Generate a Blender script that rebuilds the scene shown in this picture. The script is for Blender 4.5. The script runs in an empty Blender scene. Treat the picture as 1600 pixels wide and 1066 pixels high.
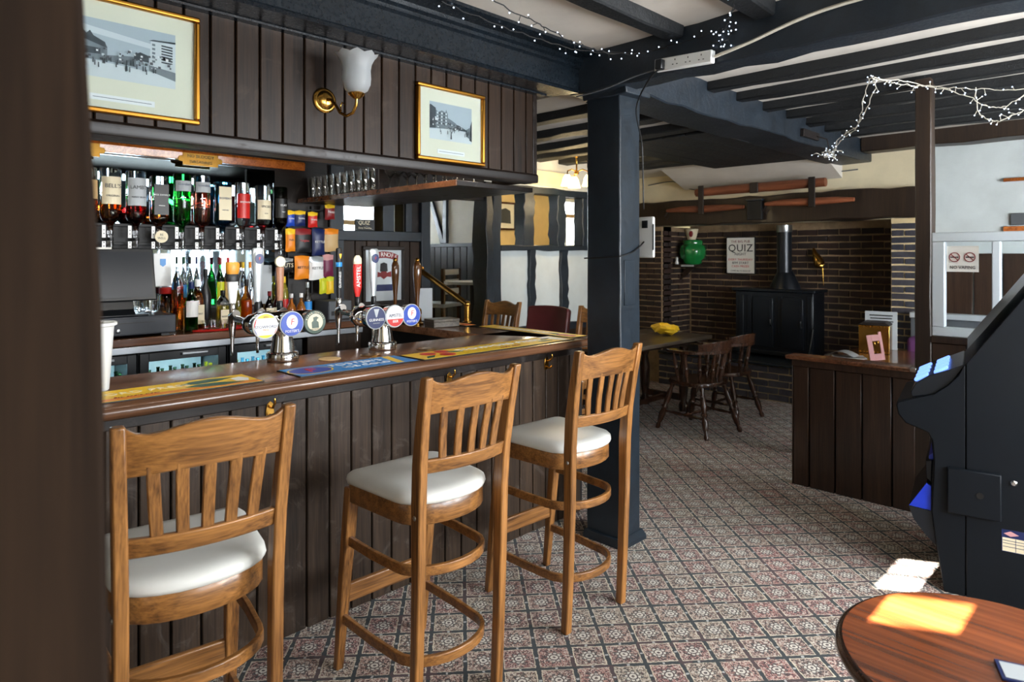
import bpy, bmesh, math, random
from mathutils import Matrix, Vector, Euler
random.seed(11)
S = bpy.context.scene
COL = S.collection
PI = math.pi
def R(d): return math.radians(d)

# ------------------------------------------------------------------ camera
cam_d = bpy.data.cameras.new('camera')
cam = bpy.data.objects.new('camera', cam_d); COL.objects.link(cam)
cam.location = (0, 0, 1.55); cam.rotation_euler = (R(90), 0, R(45))
cam_d.sensor_width = 36.0; cam_d.sensor_fit = 'HORIZONTAL'; cam_d.lens = 23.4
cam_d.shift_y = -135/1600.0
cam_d.clip_start = 0.05; cam_d.clip_end = 60
cam_d.dof.use_dof = True; cam_d.dof.focus_distance = 2.8; cam_d.dof.aperture_fstop = 4.5
S.camera = cam

# ------------------------------------------------------------------ sky, sun, daylight, exposure
W = bpy.data.worlds.new('world'); S.world = W; W.use_nodes = True
bg = W.node_tree.nodes['Background']
bg.inputs[0].default_value = (0.72, 0.86, 1.0, 1); bg.inputs[1].default_value = 1.6
def sun(d, strength, angle):
    L = bpy.data.lights.new('sun', 'SUN'); L.energy = strength; L.angle = angle; L.color = (1, .93, .82)
    o = bpy.data.objects.new('sun', L); COL.objects.link(o)
    o.rotation_euler = Vector(d).to_track_quat('-Z', 'Y').to_euler(); o.location = (0, -4, 4)
sun((0, 1, -.48), 110, .006)
def area(name, loc, d, sx, sy, e, col):
    L = bpy.data.lights.new(name, 'AREA'); L.shape = 'RECTANGLE'; L.size = sx; L.size_y = sy; L.energy = e; L.color = col
    o = bpy.data.objects.new(name, L); COL.objects.link(o); o.location = loc
    o.rotation_euler = Vector(d).to_track_quat('-Z', 'Y').to_euler()
    return o
DAY = (.94, .97, 1.0)
# daylight standing in the window openings of the right-hand wall
for wy, we in ((1.1, 26), (2.45, 74), (3.8, 92), (5.3, 46)):
    area('daylight_right', (1.72, wy, 1.58), (-1, 0, -.05), 1.0, 1.25, we, DAY)
area('near_fill', (-1.75, -1.545, 1.6), (.48, .87, -.1), 1.3, 1.1, 2.5, (.9, .95, 1))  # fill lamp added in front of the near wall, no window behind it
area('daylight_rear', (-7.25, 8.35, 2.0), (1, -.3, -.1), .6, .8, 26, (1, .97, .9))
area('daylight_rear', (-7.25, 4.4, 2.0), (1, 0, -.1), .7, .45, 20, (.9, .95, 1))
def point(name, loc, e, r, col):
    L = bpy.data.lights.new(name, 'POINT'); L.energy = e; L.shadow_soft_size = r; L.color = col
    o = bpy.data.objects.new(name, L); COL.objects.link(o); o.location = loc
area('servery_fill', (-2.63, 1.25, 2.03), (-1, 0, -.55), 2.4, .03, 8, (1, .95, .88))  # unseen lamp added behind the fascia to brighten the bar
point('rear_room_lamp', (-5.9, 6.3, 2.35), 18, .12, (1, .84, .6))
S.view_settings.view_transform = 'Standard'; S.view_settings.look = 'None'
S.view_settings.gamma = 1.0; S.view_settings.use_curve_mapping = False
S.view_settings.exposure = 0.85

# ------------------------------------------------------------------ materials
def lin(c):
    c = c/255.0
    return c/12.92 if c <= .04045 else ((c+.055)/1.055)**2.4
def rgb(*c): return (lin(c[0]), lin(c[1]), lin(c[2]), 1)
M = {}
class NT:
    def __init__(s, name):
        s.m = bpy.data.materials.new(name); s.m.use_nodes = True; s.t = s.m.node_tree; s.n = s.t.nodes
        s.b = s.n['Principled BSDF']; M[name] = s.m
    def add(s, kind, **kw):
        n = s.n.new(kind)
        for k, v in kw.items(): setattr(n, k, v)
        return n
    def link(s, a, b): s.t.links.new(a, b)
    def math(s, op, a, b=None, c=None):
        n = s.add('ShaderNodeMath', operation=op)
        for i, v in enumerate((a, b, c)):
            if v is None: continue
            if isinstance(v, (int, float)): n.inputs[i].default_value = v
            else: s.link(v, n.inputs[i])
        return n.outputs[0]
    def mix(s, f, a, b, mode='MIX'):
        n = s.add('ShaderNodeMix', data_type='RGBA', blend_type=mode)
        if isinstance(f, (int, float)): n.inputs[0].default_value = f
        else: s.link(f, n.inputs[0])
        for i, v in ((6, a), (7, b)):
            if isinstance(v, tuple): n.inputs[i].default_value = v
            else: s.link(v, n.inputs[i])
        return n.outputs[2]
    def ramp(s, f, stops):
        n = s.add('ShaderNodeValToRGB'); e = n.color_ramp.elements
        while len(e) < len(stops): e.new(.5)
        for x, (p, c) in zip(e, stops): x.position = p; x.color = c
        s.link(f, n.inputs[0]); return n.outputs[0]
    def coords(s, scale=(1, 1, 1), rnd=True, src='Object'):
        tc = s.add('ShaderNodeTexCoord'); mp = s.add('ShaderNodeMapping'); mp.inputs['Scale'].default_value = scale
        s.link(tc.outputs[src], mp.inputs[0])
        if rnd:
            oi = s.add('ShaderNodeObjectInfo'); v = s.add('ShaderNodeVectorMath', operation='SCALE')
            cx = s.add('ShaderNodeCombineXYZ')
            s.link(oi.outputs['Random'], cx.inputs[0]); s.link(oi.outputs['Random'], cx.inputs[1]); cx.inputs[2].default_value = .3
            s.link(cx.outputs[0], v.inputs[0]); v.inputs['Scale'].default_value = 37.0
            s.link(v.outputs[0], mp.inputs['Location'])
        return mp.outputs[0]
    def noise(s, vec, scale, detail=4, rough=.55, dist=0):
        n = s.add('ShaderNodeTexNoise'); n.inputs['Scale'].default_value = scale; n.inputs['Detail'].default_value = detail
        n.inputs['Roughness'].default_value = rough; n.inputs['Distortion'].default_value = dist
        if vec is not None: s.link(vec, n.inputs['Vector'])
        return n.outputs['Fac']
    def bump(s, h, st=.3, d=.01):
        n = s.add('ShaderNodeBump'); n.inputs['Strength'].default_value = st; n.inputs['Distance'].default_value = d
        s.link(h, n.inputs['Height']); s.link(n.outputs[0], s.b.inputs['Normal'])
    def set(s, **kw):
        for k, v in kw.items():
            k = {'rough': 'Roughness', 'metal': 'Metallic', 'col': 'Base Color', 'spec': 'Specular IOR Level', 'coat': 'Coat Weight',
                 'coatr': 'Coat Roughness', 'trans': 'Transmission Weight', 'ior': 'IOR', 'emit': 'Emission Color', 'es': 'Emission Strength',
                 'sheen': 'Sheen Weight', 'alpha': 'Alpha', 'sss': 'Subsurface Weight'}[k]
            i = s.b.inputs[k]
            if isinstance(v, (int, float, tuple)): i.default_value = v
            else: s.link(v, i)
        return s
def plain(name, c, rough=.5, metal=0, var=.0, **kw):
    t = NT(name); col = rgb(*c)
    if var:
        v = t.coords((1, 1, 1)); f = t.noise(v, 9, 5)
        d = tuple(x*(1-var) for x in col[:3])+(1,); l = tuple(min(1, x*(1+var)) for x in col[:3])+(1,)
        t.set(col=t.ramp(f, [(.3, d), (.7, l)]))
        t.set(rough=rough, metal=metal, **kw)
    else: t.set(col=col, rough=rough, metal=metal, **kw)
    return t.m
def wood(name, dark, light, axis=2, sc=1.0, rough=.4, coat=0, bump=.12, scuff=None, rv=.35, spec=.5):
    t = NT(name); s = [22*sc]*3; s[axis] = 1.3*sc
    v = t.coords(tuple(s)); f = t.noise(v, 1.0, 6, .62, .6)
    s2 = [150*sc]*3; s2[axis] = 5*sc
    p = t.noise(t.coords(tuple(s2)), 1.0, 2, .5)
    g = t.math('ADD', t.math('MULTIPLY', f, .62), t.math('MULTIPLY', p, .38))
    c = t.ramp(g, [(.33, rgb(*dark)), (.66, rgb(*light))])
    oi = t.add('ShaderNodeObjectInfo')
    k = t.math('ADD', t.math('MULTIPLY', oi.outputs['Random'], rv), 1-rv/2)
    hs = t.add('ShaderNodeHueSaturation'); t.link(c, hs.inputs['Color']); t.link(k, hs.inputs['Value']); c = hs.outputs[0]
    r = rough
    if scuff:
        q = t.noise(t.coords((1, 1, 1)), 6, 6, .7, 1.2); m = t.ramp(q, [(.56, (0, 0, 0, 1)), (.72, (1, 1, 1, 1))])
        c = t.mix(t.math('MULTIPLY', m, .55), c, rgb(*scuff))
        r = t.math('ADD', t.math('MULTIPLY', m, .22), rough)
    t.set(col=c, rough=r, coat=coat, coatr=.15, spec=spec); t.bump(g, bump, .004)
    return t.m
wood('dark_plank', (22, 14, 8), (54, 38, 26), 2, 1, .4, .0, .15, (72, 58, 46), spec=.28)
wood('bar_plank', (34, 28, 24), (74, 59, 47), 2, 1, .4, .0, .15, (104, 94, 86), spec=.32)
wood('dark_trim', (17, 13, 11), (38, 29, 24), 1, 1, .38, .0, .12, (74, 66, 62), spec=.35)
wood('partition_wood', (32, 21, 15), (66, 46, 34), 2, 1, .35, .2, .1)
wood('mahogany', (62, 36, 22), (128, 82, 54), 1, .6, .2, .55, .05)
wood('counter_wood', (80, 52, 35), (140, 98, 70), 1, .5, .26, .3, .03)
wood('oak', (72, 42, 18), (172, 118, 62), 2, 1.3, .36, .25, .08, None, .2)
wood('oak_side', (72, 42, 18), (172, 118, 62), 1, 1.3, .36, .25, .08, None, .2)
wood('table_wood', (60, 26, 13), (160, 84, 42), 0, .38, .2, .5, .03)
wood('chair_wood', (32, 19, 13), (78, 48, 32), 2, 1.5, .24, .4, .05)
wood('plank_table', (54, 46, 38), (100, 90, 76), 1, .7, .32, .2, .08)
wood('yoke_wood', (92, 48, 28), (146, 84, 54), 0, 1, .5, 0, .1)
wood('rail_wood', (120, 58, 20), (196, 112, 44), 1, .7, .2, .5, .03)
wood('old_oak', (24, 15, 9), (50, 35, 22), 2, .7, .5, .05, .3)
def painted(name, c, rough=.38, b=.35):
    t = NT(name); v = t.coords((3, 3, 3)); f = t.noise(v, 3, 8, .65, .4); g = t.noise(v, 26, 4, .7)
    h = t.math('ADD', t.math('MULTIPLY', f, .8), t.math('MULTIPLY', g, .25))
    a = rgb(*[x*.82 for x in c]); l = rgb(*[min(255, x*1.3) for x in c])
    t.set(col=t.ramp(h, [(.35, a), (.75, l)]), rough=t.ramp(g, [(.3, (rough*.8,)*3+(1,)), (.7, (rough*1.3,)*3+(1,))]))
    t.bump(h, b, .02); return t.m
painted('black_paint', (27, 35, 43), .42); painted('black_smooth', (24, 33, 41), .36, .08)
painted('black_gloss', (15, 22, 28), .28, .06)
painted('joist_paint', (17, 20, 23), .55, .5)
wood('post_wood', (24, 15, 9), (46, 32, 21), 2, .7, .85, 0, .2)
M['post_wood'].node_tree.nodes['Principled BSDF'].inputs['Specular IOR Level'].default_value = .15
def plaster(name, c, b=.25):
    t = NT(name); v = t.coords((1, 1, 1), False); f = t.noise(v, 2.5, 6, .6); g = t.noise(v, 60, 3)
    a = rgb(*[x*.93 for x in c])
    t.set(col=t.ramp(f, [(.35, a), (.65, rgb(*c))]), rough=.85); t.bump(t.math('ADD', f, t.math('MULTIPLY', g, .08)), b, .02); return t.m
plaster('ceiling_white', (214, 208, 198)); plaster('cream', (226, 212, 178)); plaster('panel_white', (206, 214, 214)); plaster('yellow_wall', (232, 206, 146))
plaster('pale_wall', (206, 202, 190))
# patterned pub carpet
def carpet():
    t = NT('carpet'); geo = t.add('ShaderNodeNewGeometry'); mp = t.add('ShaderNodeMapping', vector_type='TEXTURE')
    mp.inputs['Location'].default_value = (-1.865, 2.881, 0); mp.inputs['Rotation'].default_value = (0, 0, R(49.3)); mp.inputs['Scale'].default_value = (.1365, .1365, 1)
    t.link(geo.outputs['Position'], mp.inputs[0])
    sp = t.add('ShaderNodeSeparateXYZ'); t.link(mp.outputs[0], sp.inputs[0])
    wob = t.noise(mp.outputs[0], 6, 3); wob = t.math('MULTIPLY', t.math('SUBTRACT', wob, .5), .09)
    x = t.math('ADD', sp.outputs[0], wob); y = t.math('ADD', sp.outputs[1], wob)
    u = t.math('SUBTRACT', t.math('FRACT', x), .5); w = t.math('SUBTRACT', t.math('FRACT', y), .5)
    au = t.math('ABSOLUTE', u); aw = t.math('ABSOLUTE', w); mx = t.math('MAXIMUM', au, aw); mn = t.math('MINIMUM', au, aw)
    r = t.math('SQRT', t.math('ADD', t.math('MULTIPLY', u, u), t.math('MULTIPLY', w, w))); a = t.math('ARCTAN2', u, w)
    cid = t.add('ShaderNodeCombineXYZ'); t.link(t.math('FLOOR', x), cid.inputs[0]); t.link(t.math('FLOOR', y), cid.inputs[1])
    wn = t.add('ShaderNodeTexWhiteNoise', noise_dimensions='3D'); t.link(cid.outputs[0], wn.inputs[0])
    cells = wn.outputs['Value']
    cream = rgb(212, 206, 192); rose = rgb(166, 110, 100); dark = rgb(34, 34, 38); teal = rgb(26, 38, 44); sage = rgb(132, 128, 104); wine = rgb(104, 58, 56)
    ground = t.ramp(cells, [(0, rgb(172, 98, 92)), (.3, rgb(168, 148, 128)), (.55, rgb(156, 86, 84)), (.8, rgb(160, 136, 116)), (1, rgb(126, 68, 68))])
    # field speckle: scrolling leaves
    vo = t.add('ShaderNodeTexVoronoi', feature='F1'); vo.inputs['Scale'].default_value = 9.5; t.link(mp.outputs[0], vo.inputs['Vector'])
    n1 = t.noise(mp.outputs[0], 11, 3, .6, 1.5)
    m1 = t.ramp(n1, [(.535, (0, 0, 0, 1)), (.56, (1, 1, 1, 1))]); m2 = t.ramp(n1, [(.465, (1, 1, 1, 1)), (.485, (0, 0, 0, 1))])
    c = t.mix(t.math('MULTIPLY', m1, .75), ground, cream); c = t.mix(t.math('MULTIPLY', m2, .92), c, dark)
    m3 = t.ramp(vo.outputs['Distance'], [(.22, (1, 1, 1, 1)), (.3, (0, 0, 0, 1))]); vc = t.add('ShaderNodeSeparateColor'); t.link(vo.outputs['Color'], vc.inputs[0])
    c = t.mix(t.math('MULTIPLY', m3, t.math('GREATER_THAN', vc.outputs[0], .6)), c, wine)
    # flower medallion
    pet = t.math('ADD', t.math('MULTIPLY', t.math('SINE', t.math('MULTIPLY', a, 8)), .055), .2)
    d = t.math('SUBTRACT', pet, r)
    f1 = t.ramp(t.math('ADD', t.math('MULTIPLY', d, 6), .5), [(.4, (0, 0, 0, 1)), (.5, (1, 1, 1, 1))])
    ring = t.math('LESS_THAN', t.math('ABSOLUTE', t.math('ADD', d, .02)), .022)
    inner = t.mix(t.math('GREATER_THAN', t.math('SINE', t.math('MULTIPLY', r, 62)), .35), rgb(220, 216, 204), rgb(58, 46, 50))
    c = t.mix(t.math('MULTIPLY', f1, .85), c, inner); c = t.mix(t.math('MULTIPLY', ring, .8), c, dark)
    # cream inner border line, dark lattice, pearl dots
    line = t.math('MULTIPLY', t.math('GREATER_THAN', mx, .405), t.math('LESS_THAN', mx, .438))
    c = t.mix(t.math('MULTIPLY', line, t.math('ADD', .25, t.math('MULTIPLY', cells, .7))), c, rgb(222, 212, 186))
    lat = t.math('GREATER_THAN', mx, .442)
    lcol = t.mix(t.math('GREATER_THAN', t.noise(mp.outputs[0], .7, 2), .54), teal, rgb(64, 42, 46))
    c = t.mix(lat, c, lcol)
    dot = t.math('MULTIPLY', t.math('GREATER_THAN', mx, .458), t.math('LESS_THAN', mn, .035))
    c = t.mix(dot, c, rgb(176, 178, 176))
    big = t.noise(geo.outputs['Position'], 1.1, 3); fine = t.noise(geo.outputs['Position'], 420, 2)
    hs = t.add('ShaderNodeHueSaturation'); t.link(c, hs.inputs['Color']); hs.inputs['Saturation'].default_value = 1.0
    t.link(t.math('ADD', .5, t.math('ADD', t.math('MULTIPLY', big, .38), t.math('MULTIPLY', fine, .35))), hs.inputs['Value'])
    t.set(col=hs.outputs[0], rough=.9, sheen=.15); t.bump(fine, .4, .004)
carpet()
def bricky(name, a, b, c):
    t = NT(name); oi = t.add('ShaderNodeObjectInfo'); v = t.coords((1, 1, 1)); n = t.noise(v, 16, 6, .65)
    k = t.ramp(oi.outputs['Random'], [(0, rgb(*a)), (.5, rgb(*b)), (1, rgb(*c))]); k = t.mix(n, k, rgb(*[x*.5 for x in a]))
    t.set(col=k, rough=.75); t.bump(n, .6, .01)
bricky('sooty_brick', (70, 46, 36), (56, 40, 34), (44, 36, 34)); bricky('jamb_brick', (96, 68, 56), (72, 54, 48), (84, 58, 46))
bricky('blue_brick', (66, 68, 80), (82, 76, 84), (58, 60, 74))
plain('mortar_dark', (150, 126, 96), .9, var=.35); plain('mortar_light', (216, 194, 150), .9, var=.1)
plain('vinyl', (222, 222, 216), .36, var=.03); plain('leather', (86, 32, 34), .36, var=.15)
plain('brass', (196, 150, 72), .22, 1); plain('gold', (180, 126, 50), .34, 1); plain('chrome', (226, 226, 226), .08, 1); plain('steel', (176, 180, 184), .28, 1)
plain('iron', (52, 46, 44), .5, .6, var=.2); plain('black_plastic', (18, 20, 23), .35); plain('black_matte', (12, 13, 15), .6)
plain('white_plastic', (226, 228, 226), .4); plain('white_paint', (214, 224, 230), .4); plain('paper', (232, 230, 222), .7); plain('mat_board', (226, 222, 200), .8)
plain('cable_black', (20, 22, 24), .5); plain('cable_white', (206, 200, 186), .5)
plain('red', (196, 34, 28), .4); plain('dark_red', (128, 24, 28), .45); plain('blue', (24, 66, 170), .4); plain('navy', (18, 34, 84), .4); plain('sky_blue', (40, 134, 206), .4)
plain('yellow', (240, 196, 40), .45); plain('orange', (232, 136, 24), .45); plain('green', (30, 92, 44), .45); plain('leaf_green', (24, 76, 52), .45); plain('white', (236, 236, 234), .45); plain('black', (14, 14, 15), .45)
plain('pink', (204, 150, 150), .55); plain('purple', (96, 52, 104), .8); plain('tan', (206, 172, 120), .5); plain('silver_foil', (196, 204, 208), .3, .55); plain('lime', (206, 210, 40), .5); plain('maroon', (110, 30, 66), .45)
plain('grey', (120, 122, 124), .6); plain('mid_grey', (84, 88, 92), .6); plain('pale_grey', (176, 182, 186), .6); plain('cream_label', (226, 214, 182), .6)
plain('machine_black', (13, 18, 24), .5, var=.08, spec=.2); plain('machine_blue', (24, 56, 196), .35); plain('till_blue', (20, 26, 36), .42)
plain('amber_label', (206, 138, 40), .4); plain('pump_wood', (92, 54, 22), .14, coat=.8); plain('tap_wood', (156, 110, 84), .4); plain('dark_green', (20, 58, 34), .3)
plain('stove_black', (28, 33, 40), .3, .3); plain('photo_sky', (172, 182, 188), .35); plain('photo_light', (206, 212, 212), .35); plain('photo_mid', (112, 120, 124), .35); plain('photo_dark', (58, 64, 68), .35)
def clear(name, c=(255, 255, 255), rough=.0, ior=1.45, trans=1.0, **kw):
    return NT(name).set(col=rgb(*c), rough=rough, trans=trans, ior=ior, **kw).m
clear('glass'); clear('green_glass', (40, 190, 70), .02); clear('blue_glass', (110, 200, 236), .02); clear('dark_glass', (40, 66, 40), .05)
clear('amber', (222, 130, 30), .05, 1.36); clear('whisky', (196, 96, 26), .05, 1.36); clear('rum', (140, 22, 22), .05, 1.36); clear('pink_gin', (250, 140, 116), .05, 1.36); clear('brown_glass', (96, 46, 18), .04)
clear('orange_juice', (250, 160, 30), .25, 1.36, .5); clear('yellow_drink', (230, 214, 60), .1, 1.36, .8)
plain('mirror', (170, 192, 204), .03, 1)
NT('frosted').set(col=rgb(232, 236, 238), rough=.4, trans=.72, ior=1.3)
NT('pane').set(col=rgb(240, 246, 248), rough=.0, trans=1, ior=1.03)
def glow(name, c, s): NT(name).set(col=rgb(*c), emit=rgb(*c), es=s)
glow('lit_shade', (255, 226, 160), 5); glow('led_white', (214, 232, 255), 2); glow('fridge_strip', (190, 240, 255), 30); glow('screen_blue', (110, 150, 255), 1.2)
NT('green_glaze').set(col=rgb(28, 120, 58), rough=.12, coat=.8)

# ------------------------------------------------------------------ builders
class MB:
    def __init__(s): s.v = []; s.f = []; s.mi = []; s.cur = 0; s.T = None
    def mat(s, i): s.cur = i; return s
    def pts(s, p):
        n = len(s.v)
        s.v += [tuple(s.T @ Vector(q)) if s.T is not None else tuple(q) for q in p]; return n
    def fc(s, *f):
        for q in f: s.f.append(tuple(q)); s.mi.append(s.cur)
    def box(s, x0, y0, z0, x1, y1, z1):
        n = s.pts([(x0, y0, z0), (x1, y0, z0), (x1, y1, z0), (x0, y1, z0), (x0, y0, z1), (x1, y0, z1), (x1, y1, z1), (x0, y1, z1)])
        s.fc(*[[n+i for i in q] for q in ((0, 3, 2, 1), (4, 5, 6, 7), (0, 1, 5, 4), (1, 2, 6, 5), (2, 3, 7, 6), (3, 0, 4, 7))]); return s
    def rough(s, x0, y0, z0, x1, y1, z1, axis=0, n=10, j=.008):
        lo = [x0, y0, z0]; hi = [x1, y1, z1]; o = [i for i in range(3) if i != axis]
        rings = []
        for k in range(n+1):
            t = k/n; ring = []
            for a, b in ((0, 0), (1, 0), (1, 1), (0, 1)):
                p = [0, 0, 0]; p[axis] = lo[axis]+(hi[axis]-lo[axis])*t
                p[o[0]] = (hi if a else lo)[o[0]]+random.uniform(-j, j); p[o[1]] = (hi if b else lo)[o[1]]+random.uniform(-j, j); ring.append(p)
            rings.append(s.pts(ring))
        for a, b in zip(rings, rings[1:]):
            for i in range(4): s.fc((a+i, a+(i+1) % 4, b+(i+1) % 4, b+i))
        s.fc([rings[0]+i for i in (3, 2, 1, 0)], [rings[-1]+i for i in range(4)]); return s
    def prism(s, poly, a, b, axis=1):
        def P(u, v, w): return {0: (w, u, v), 1: (u, w, v), 2: (u, v, w)}[axis]
        k = len(poly); n = s.pts([P(u, v, a) for u, v in poly]+[P(u, v, b) for u, v in poly])
        s.fc([n+i for i in range(k)], [n+k+i for i in reversed(range(k))])
        for i in range(k): j = (i+1) % k; s.fc((n+j, n+i, n+k+i, n+k+j))
        return s
    def lathe(s, prof, n=16, squash=1, sq=0, sx=1):
        rings = []
        for r, z in prof:
            ring = []
            for i in range(n):
                a = 2*PI*i/n; c, d = math.cos(a), math.sin(a)
                if sq: q = 1/max(abs(c), abs(d)); k = 1+(min(q, 1.22)-1)*sq; c *= k; d *= k
                ring.append((r*c*sx, r*d*squash, z))
            rings.append(s.pts(ring))
        for a, b in zip(rings, rings[1:]):
            for i in range(n): j = (i+1) % n; s.fc((a+i, a+j, b+j, b+i))
        s.fc([rings[0]+i for i in reversed(range(n))], [rings[-1]+i for i in range(n)]); return s
    def tube(s, path, r, n=8, flat=None):
        path = [Vector(p) for p in path]; rr = r if isinstance(r, (list, tuple)) else [r]*len(path)
        rings = []; up = None
        for i, p in enumerate(path):
            d = (path[min(i+1, len(path)-1)]-path[max(i-1, 0)]).normalized()
            if up is None:
                up = Vector((0, 0, 1)) if abs(d.z) < .9 else Vector((1, 0, 0))
            a = d.cross(up).normalized(); up = a.cross(d).normalized()
            w, h = (rr[i], rr[i]) if flat is None else flat
            rings.append(s.pts([p+a*math.cos(2*PI*k/n+(PI/4 if n == 4 else 0))*w+up*math.sin(2*PI*k/n+(PI/4 if n == 4 else 0))*h for k in range(n)]))
        for a, b in zip(rings, rings[1:]):
            for i in range(n): j = (i+1) % n; s.fc((a+i, a+j, b+j, b+i))
        s.fc([rings[0]+i for i in reversed(range(n))], [rings[-1]+i for i in range(n)]); return s
    def ball(s, c, r, n=8, sc=(1, 1, 1)):
        m = n//2; rings = []
        c = Vector(c)
        for i in range(1, m):
            t = PI*i/m
            rings.append(s.pts([(c.x+r*sc[0]*math.sin(t)*math.cos(2*PI*k/n), c.y+r*sc[1]*math.sin(t)*math.sin(2*PI*k/n), c.z-r*sc[2]*math.cos(t)) for k in range(n)]))
        b = s.pts([(c.x, c.y, c.z-r*sc[2])]); tp = s.pts([(c.x, c.y, c.z+r*sc[2])])
        for i in range(n): s.fc((b, rings[0]+(i+1) % n, rings[0]+i), (tp, rings[-1]+i, rings[-1]+(i+1) % n))
        for a, q in zip(rings, rings[1:]):
            for i in range(n): j = (i+1) % n; s.fc((a+i, a+j, q+j, q+i))
        return s
    def quad(s, *p):
        n = s.pts(p); s.fc([n+i for i in range(len(p))]); return s
    def mesh(s, name, mats, smooth=30, recalc=True):
        me = bpy.data.meshes.new(name); me.from_pydata(s.v, [], s.f)
        for m in (mats if isinstance(mats, (list, tuple)) else [mats]): me.materials.append(M[m])
        me.polygons.foreach_set('material_index', s.mi)
        if recalc:
            b = bmesh.new(); b.from_mesh(me); bmesh.ops.recalc_face_normals(b, faces=b.faces); b.to_mesh(me); b.free()
        if smooth:
            me.shade_smooth(); me.set_sharp_from_angle(angle=R(smooth))
        me.update(); return me
    def build(s, name, mats, parent=None, smooth=30, bevel=0, loc=(0, 0, 0), rot=(0, 0, 0), seg=2, world=False):
        if world and parent is not None:
            off = Vector(parent.location); q = parent.parent
            while q is not None: off += Vector(q.location); q = q.parent
            s.v = [tuple(Vector(p)-off) for p in s.v]
        return inst(s.mesh(name, mats, smooth), name, parent, loc, rot, bevel, seg)
def inst(me, name, parent=None, loc=(0, 0, 0), rot=(0, 0, 0), bevel=0, seg=2):
    o = bpy.data.objects.new(name, me); COL.objects.link(o); o.parent = parent; o.location = loc; o.rotation_euler = rot
    if bevel:
        b = o.modifiers.new('bevel', 'BEVEL'); b.width = bevel; b.segments = seg; b.limit_method = 'ANGLE'; b.angle_limit = R(40); b.use_clamp_overlap = True
    return o
def tag(o, label, cat, group=None):
    o['label'] = label; o['category'] = cat
    if group: o['group'] = group
    return o
def thing(name, label, cat, loc=(0, 0, 0), rz=0, group=None):
    o = bpy.data.objects.new(name, None); COL.objects.link(o); o.location = loc; o.rotation_euler = (0, 0, R(rz)); o.empty_display_size = .05
    return tag(o, label, cat, group)
def structure(o, label=None):
    o['kind'] = 'structure'
    if label: o['label'] = label
    return o
def dup(root, loc, rz, label, group=None):
    r = root.copy(); COL.objects.link(r); r.location = loc; r.rotation_euler = (0, 0, R(rz)); r['label'] = label
    if group: r['group'] = group
    def kids(a, b):
        for ch in list(a.children):
            c = ch.copy(); COL.objects.link(c); c.parent = b; kids(ch, c)
    kids(root, r); return r
def text(s, size, parent, loc, rot, mat, name='lettering', shear=0, sx=1, align='CENTER', ext=.0006, space=1):
    c = bpy.data.curves.new(name, 'FONT'); c.body = s; c.size = size; c.extrude = ext; c.align_x = align; c.align_y = 'CENTER'; c.shear = shear
    c.space_character = space; c.resolution_u = 2
    c.materials.append(M[mat]); o = bpy.data.objects.new(name, c); COL.objects.link(o); o.parent = parent; o.location = loc; o.rotation_euler = rot; o.scale = (sx, 1, 1); return o
FR = (R(90), 0, 0)          # lettering on a local front (-Y) face
# ------------------------------------------------------------------ the setting
structure(MB().box(-8, -4, -.06, 1.9, 9.6, 0).build('floor', 'carpet', smooth=0), 'patterned red and cream pub carpet')
CZ = 2.63
ceil = structure(MB().prism([(-8, -5.05), (-5.2, -3.49), (1.9, .43), (1.9, 9.6), (-8, 9.6)], CZ, CZ+.1, 2).build('ceiling', 'ceiling_white', smooth=0), 'white plaster ceiling between black timbers')
def timber(name, b, axis, parent, mat='joist_paint', n=14, j=.007):
    return MB().rough(*b, axis=axis, n=n, j=j).build(name, mat, parent, smooth=50, bevel=.008, seg=1, world=True)
for x in (-1.695, -1.255, -.8, -.36, .08, .52, .96, 1.4): timber('joist', (x-.047, -1.0+(x+.747)*.5517, 2.57, x+.047, 2.8, CZ+.02), 1, ceil)
for y in (3.80, 4.18, 4.58, 4.96, 5.35, 5.74, 6.12): timber('joist', (-2.08, y, 2.57, 1.7, y+.09, CZ+.02), 0, ceil)
MB().box(-5.3, 3.0, 2.50, -2.38, 7.0, 2.56).build('lower_ceiling', 'ceiling_white', ceil, smooth=0)
for y in (3.30, 3.76, 4.22, 4.6, 5.0, 5.46, 5.85): timber('joist', (-4.36, y, 2.445, -2.39, y+.14, 2.52), 0, ceil)
for k in range(5): MB().box(-3.36+k*.195, 4.4, 2.432, -3.36+k*.195+.19, 6.3, 2.447).build('board', 'joist_paint', ceil, bevel=.003, seg=1)
timber('beam', (-2.36, 2.80, 2.42, 1.7, 2.97, CZ+.02), 0, ceil, 'black_paint', 26, .012)
timber('beam', (-2.40, 3.0, 2.43, -2.075, 6.95, CZ+.02), 1, ceil, 'black_paint', 22, .01)
timber('beam', (-2.07, 6.62, 2.50, 1.7, 6.84, CZ+.02), 0, ceil, 'old_oak', 14, .008)
# painted, moulded beam above the bar
bm_ = MB().prism([(-2.50, 2.44), (-2.285, 2.42), (-2.275, 2.43), (-2.285, 2.44), (-2.285, 2.545), (-2.27, 2.555), (-2.27, 2.57), (-2.255, 2.58), (-2.255, 2.598), (-2.18, 2.606), (-2.165, 2.615), (-2.165, CZ+.01), (-2.50, CZ+.01)], -1.8, 2.8, 1)
bm_.build('beam', 'black_gloss', ceil, smooth=20, world=True)
MB().prism([(-2.51, 2.43), (-2.47, 2.43), (-2.46, 2.45), (-2.47, 2.465), (-2.51, 2.465)], .2, 2.74, 1).build('moulding', 'black_gloss', ceil, world=True)
# dark sloping boards and plaster cove over the fireplace
MB().prism([(6.3, 2.56), (6.98, 2.31), (6.98, 2.60), (6.3, 2.6)], -4.1, -2.35, 0).build('cove', 'ceiling_white', ceil, smooth=0, world=True)

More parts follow.
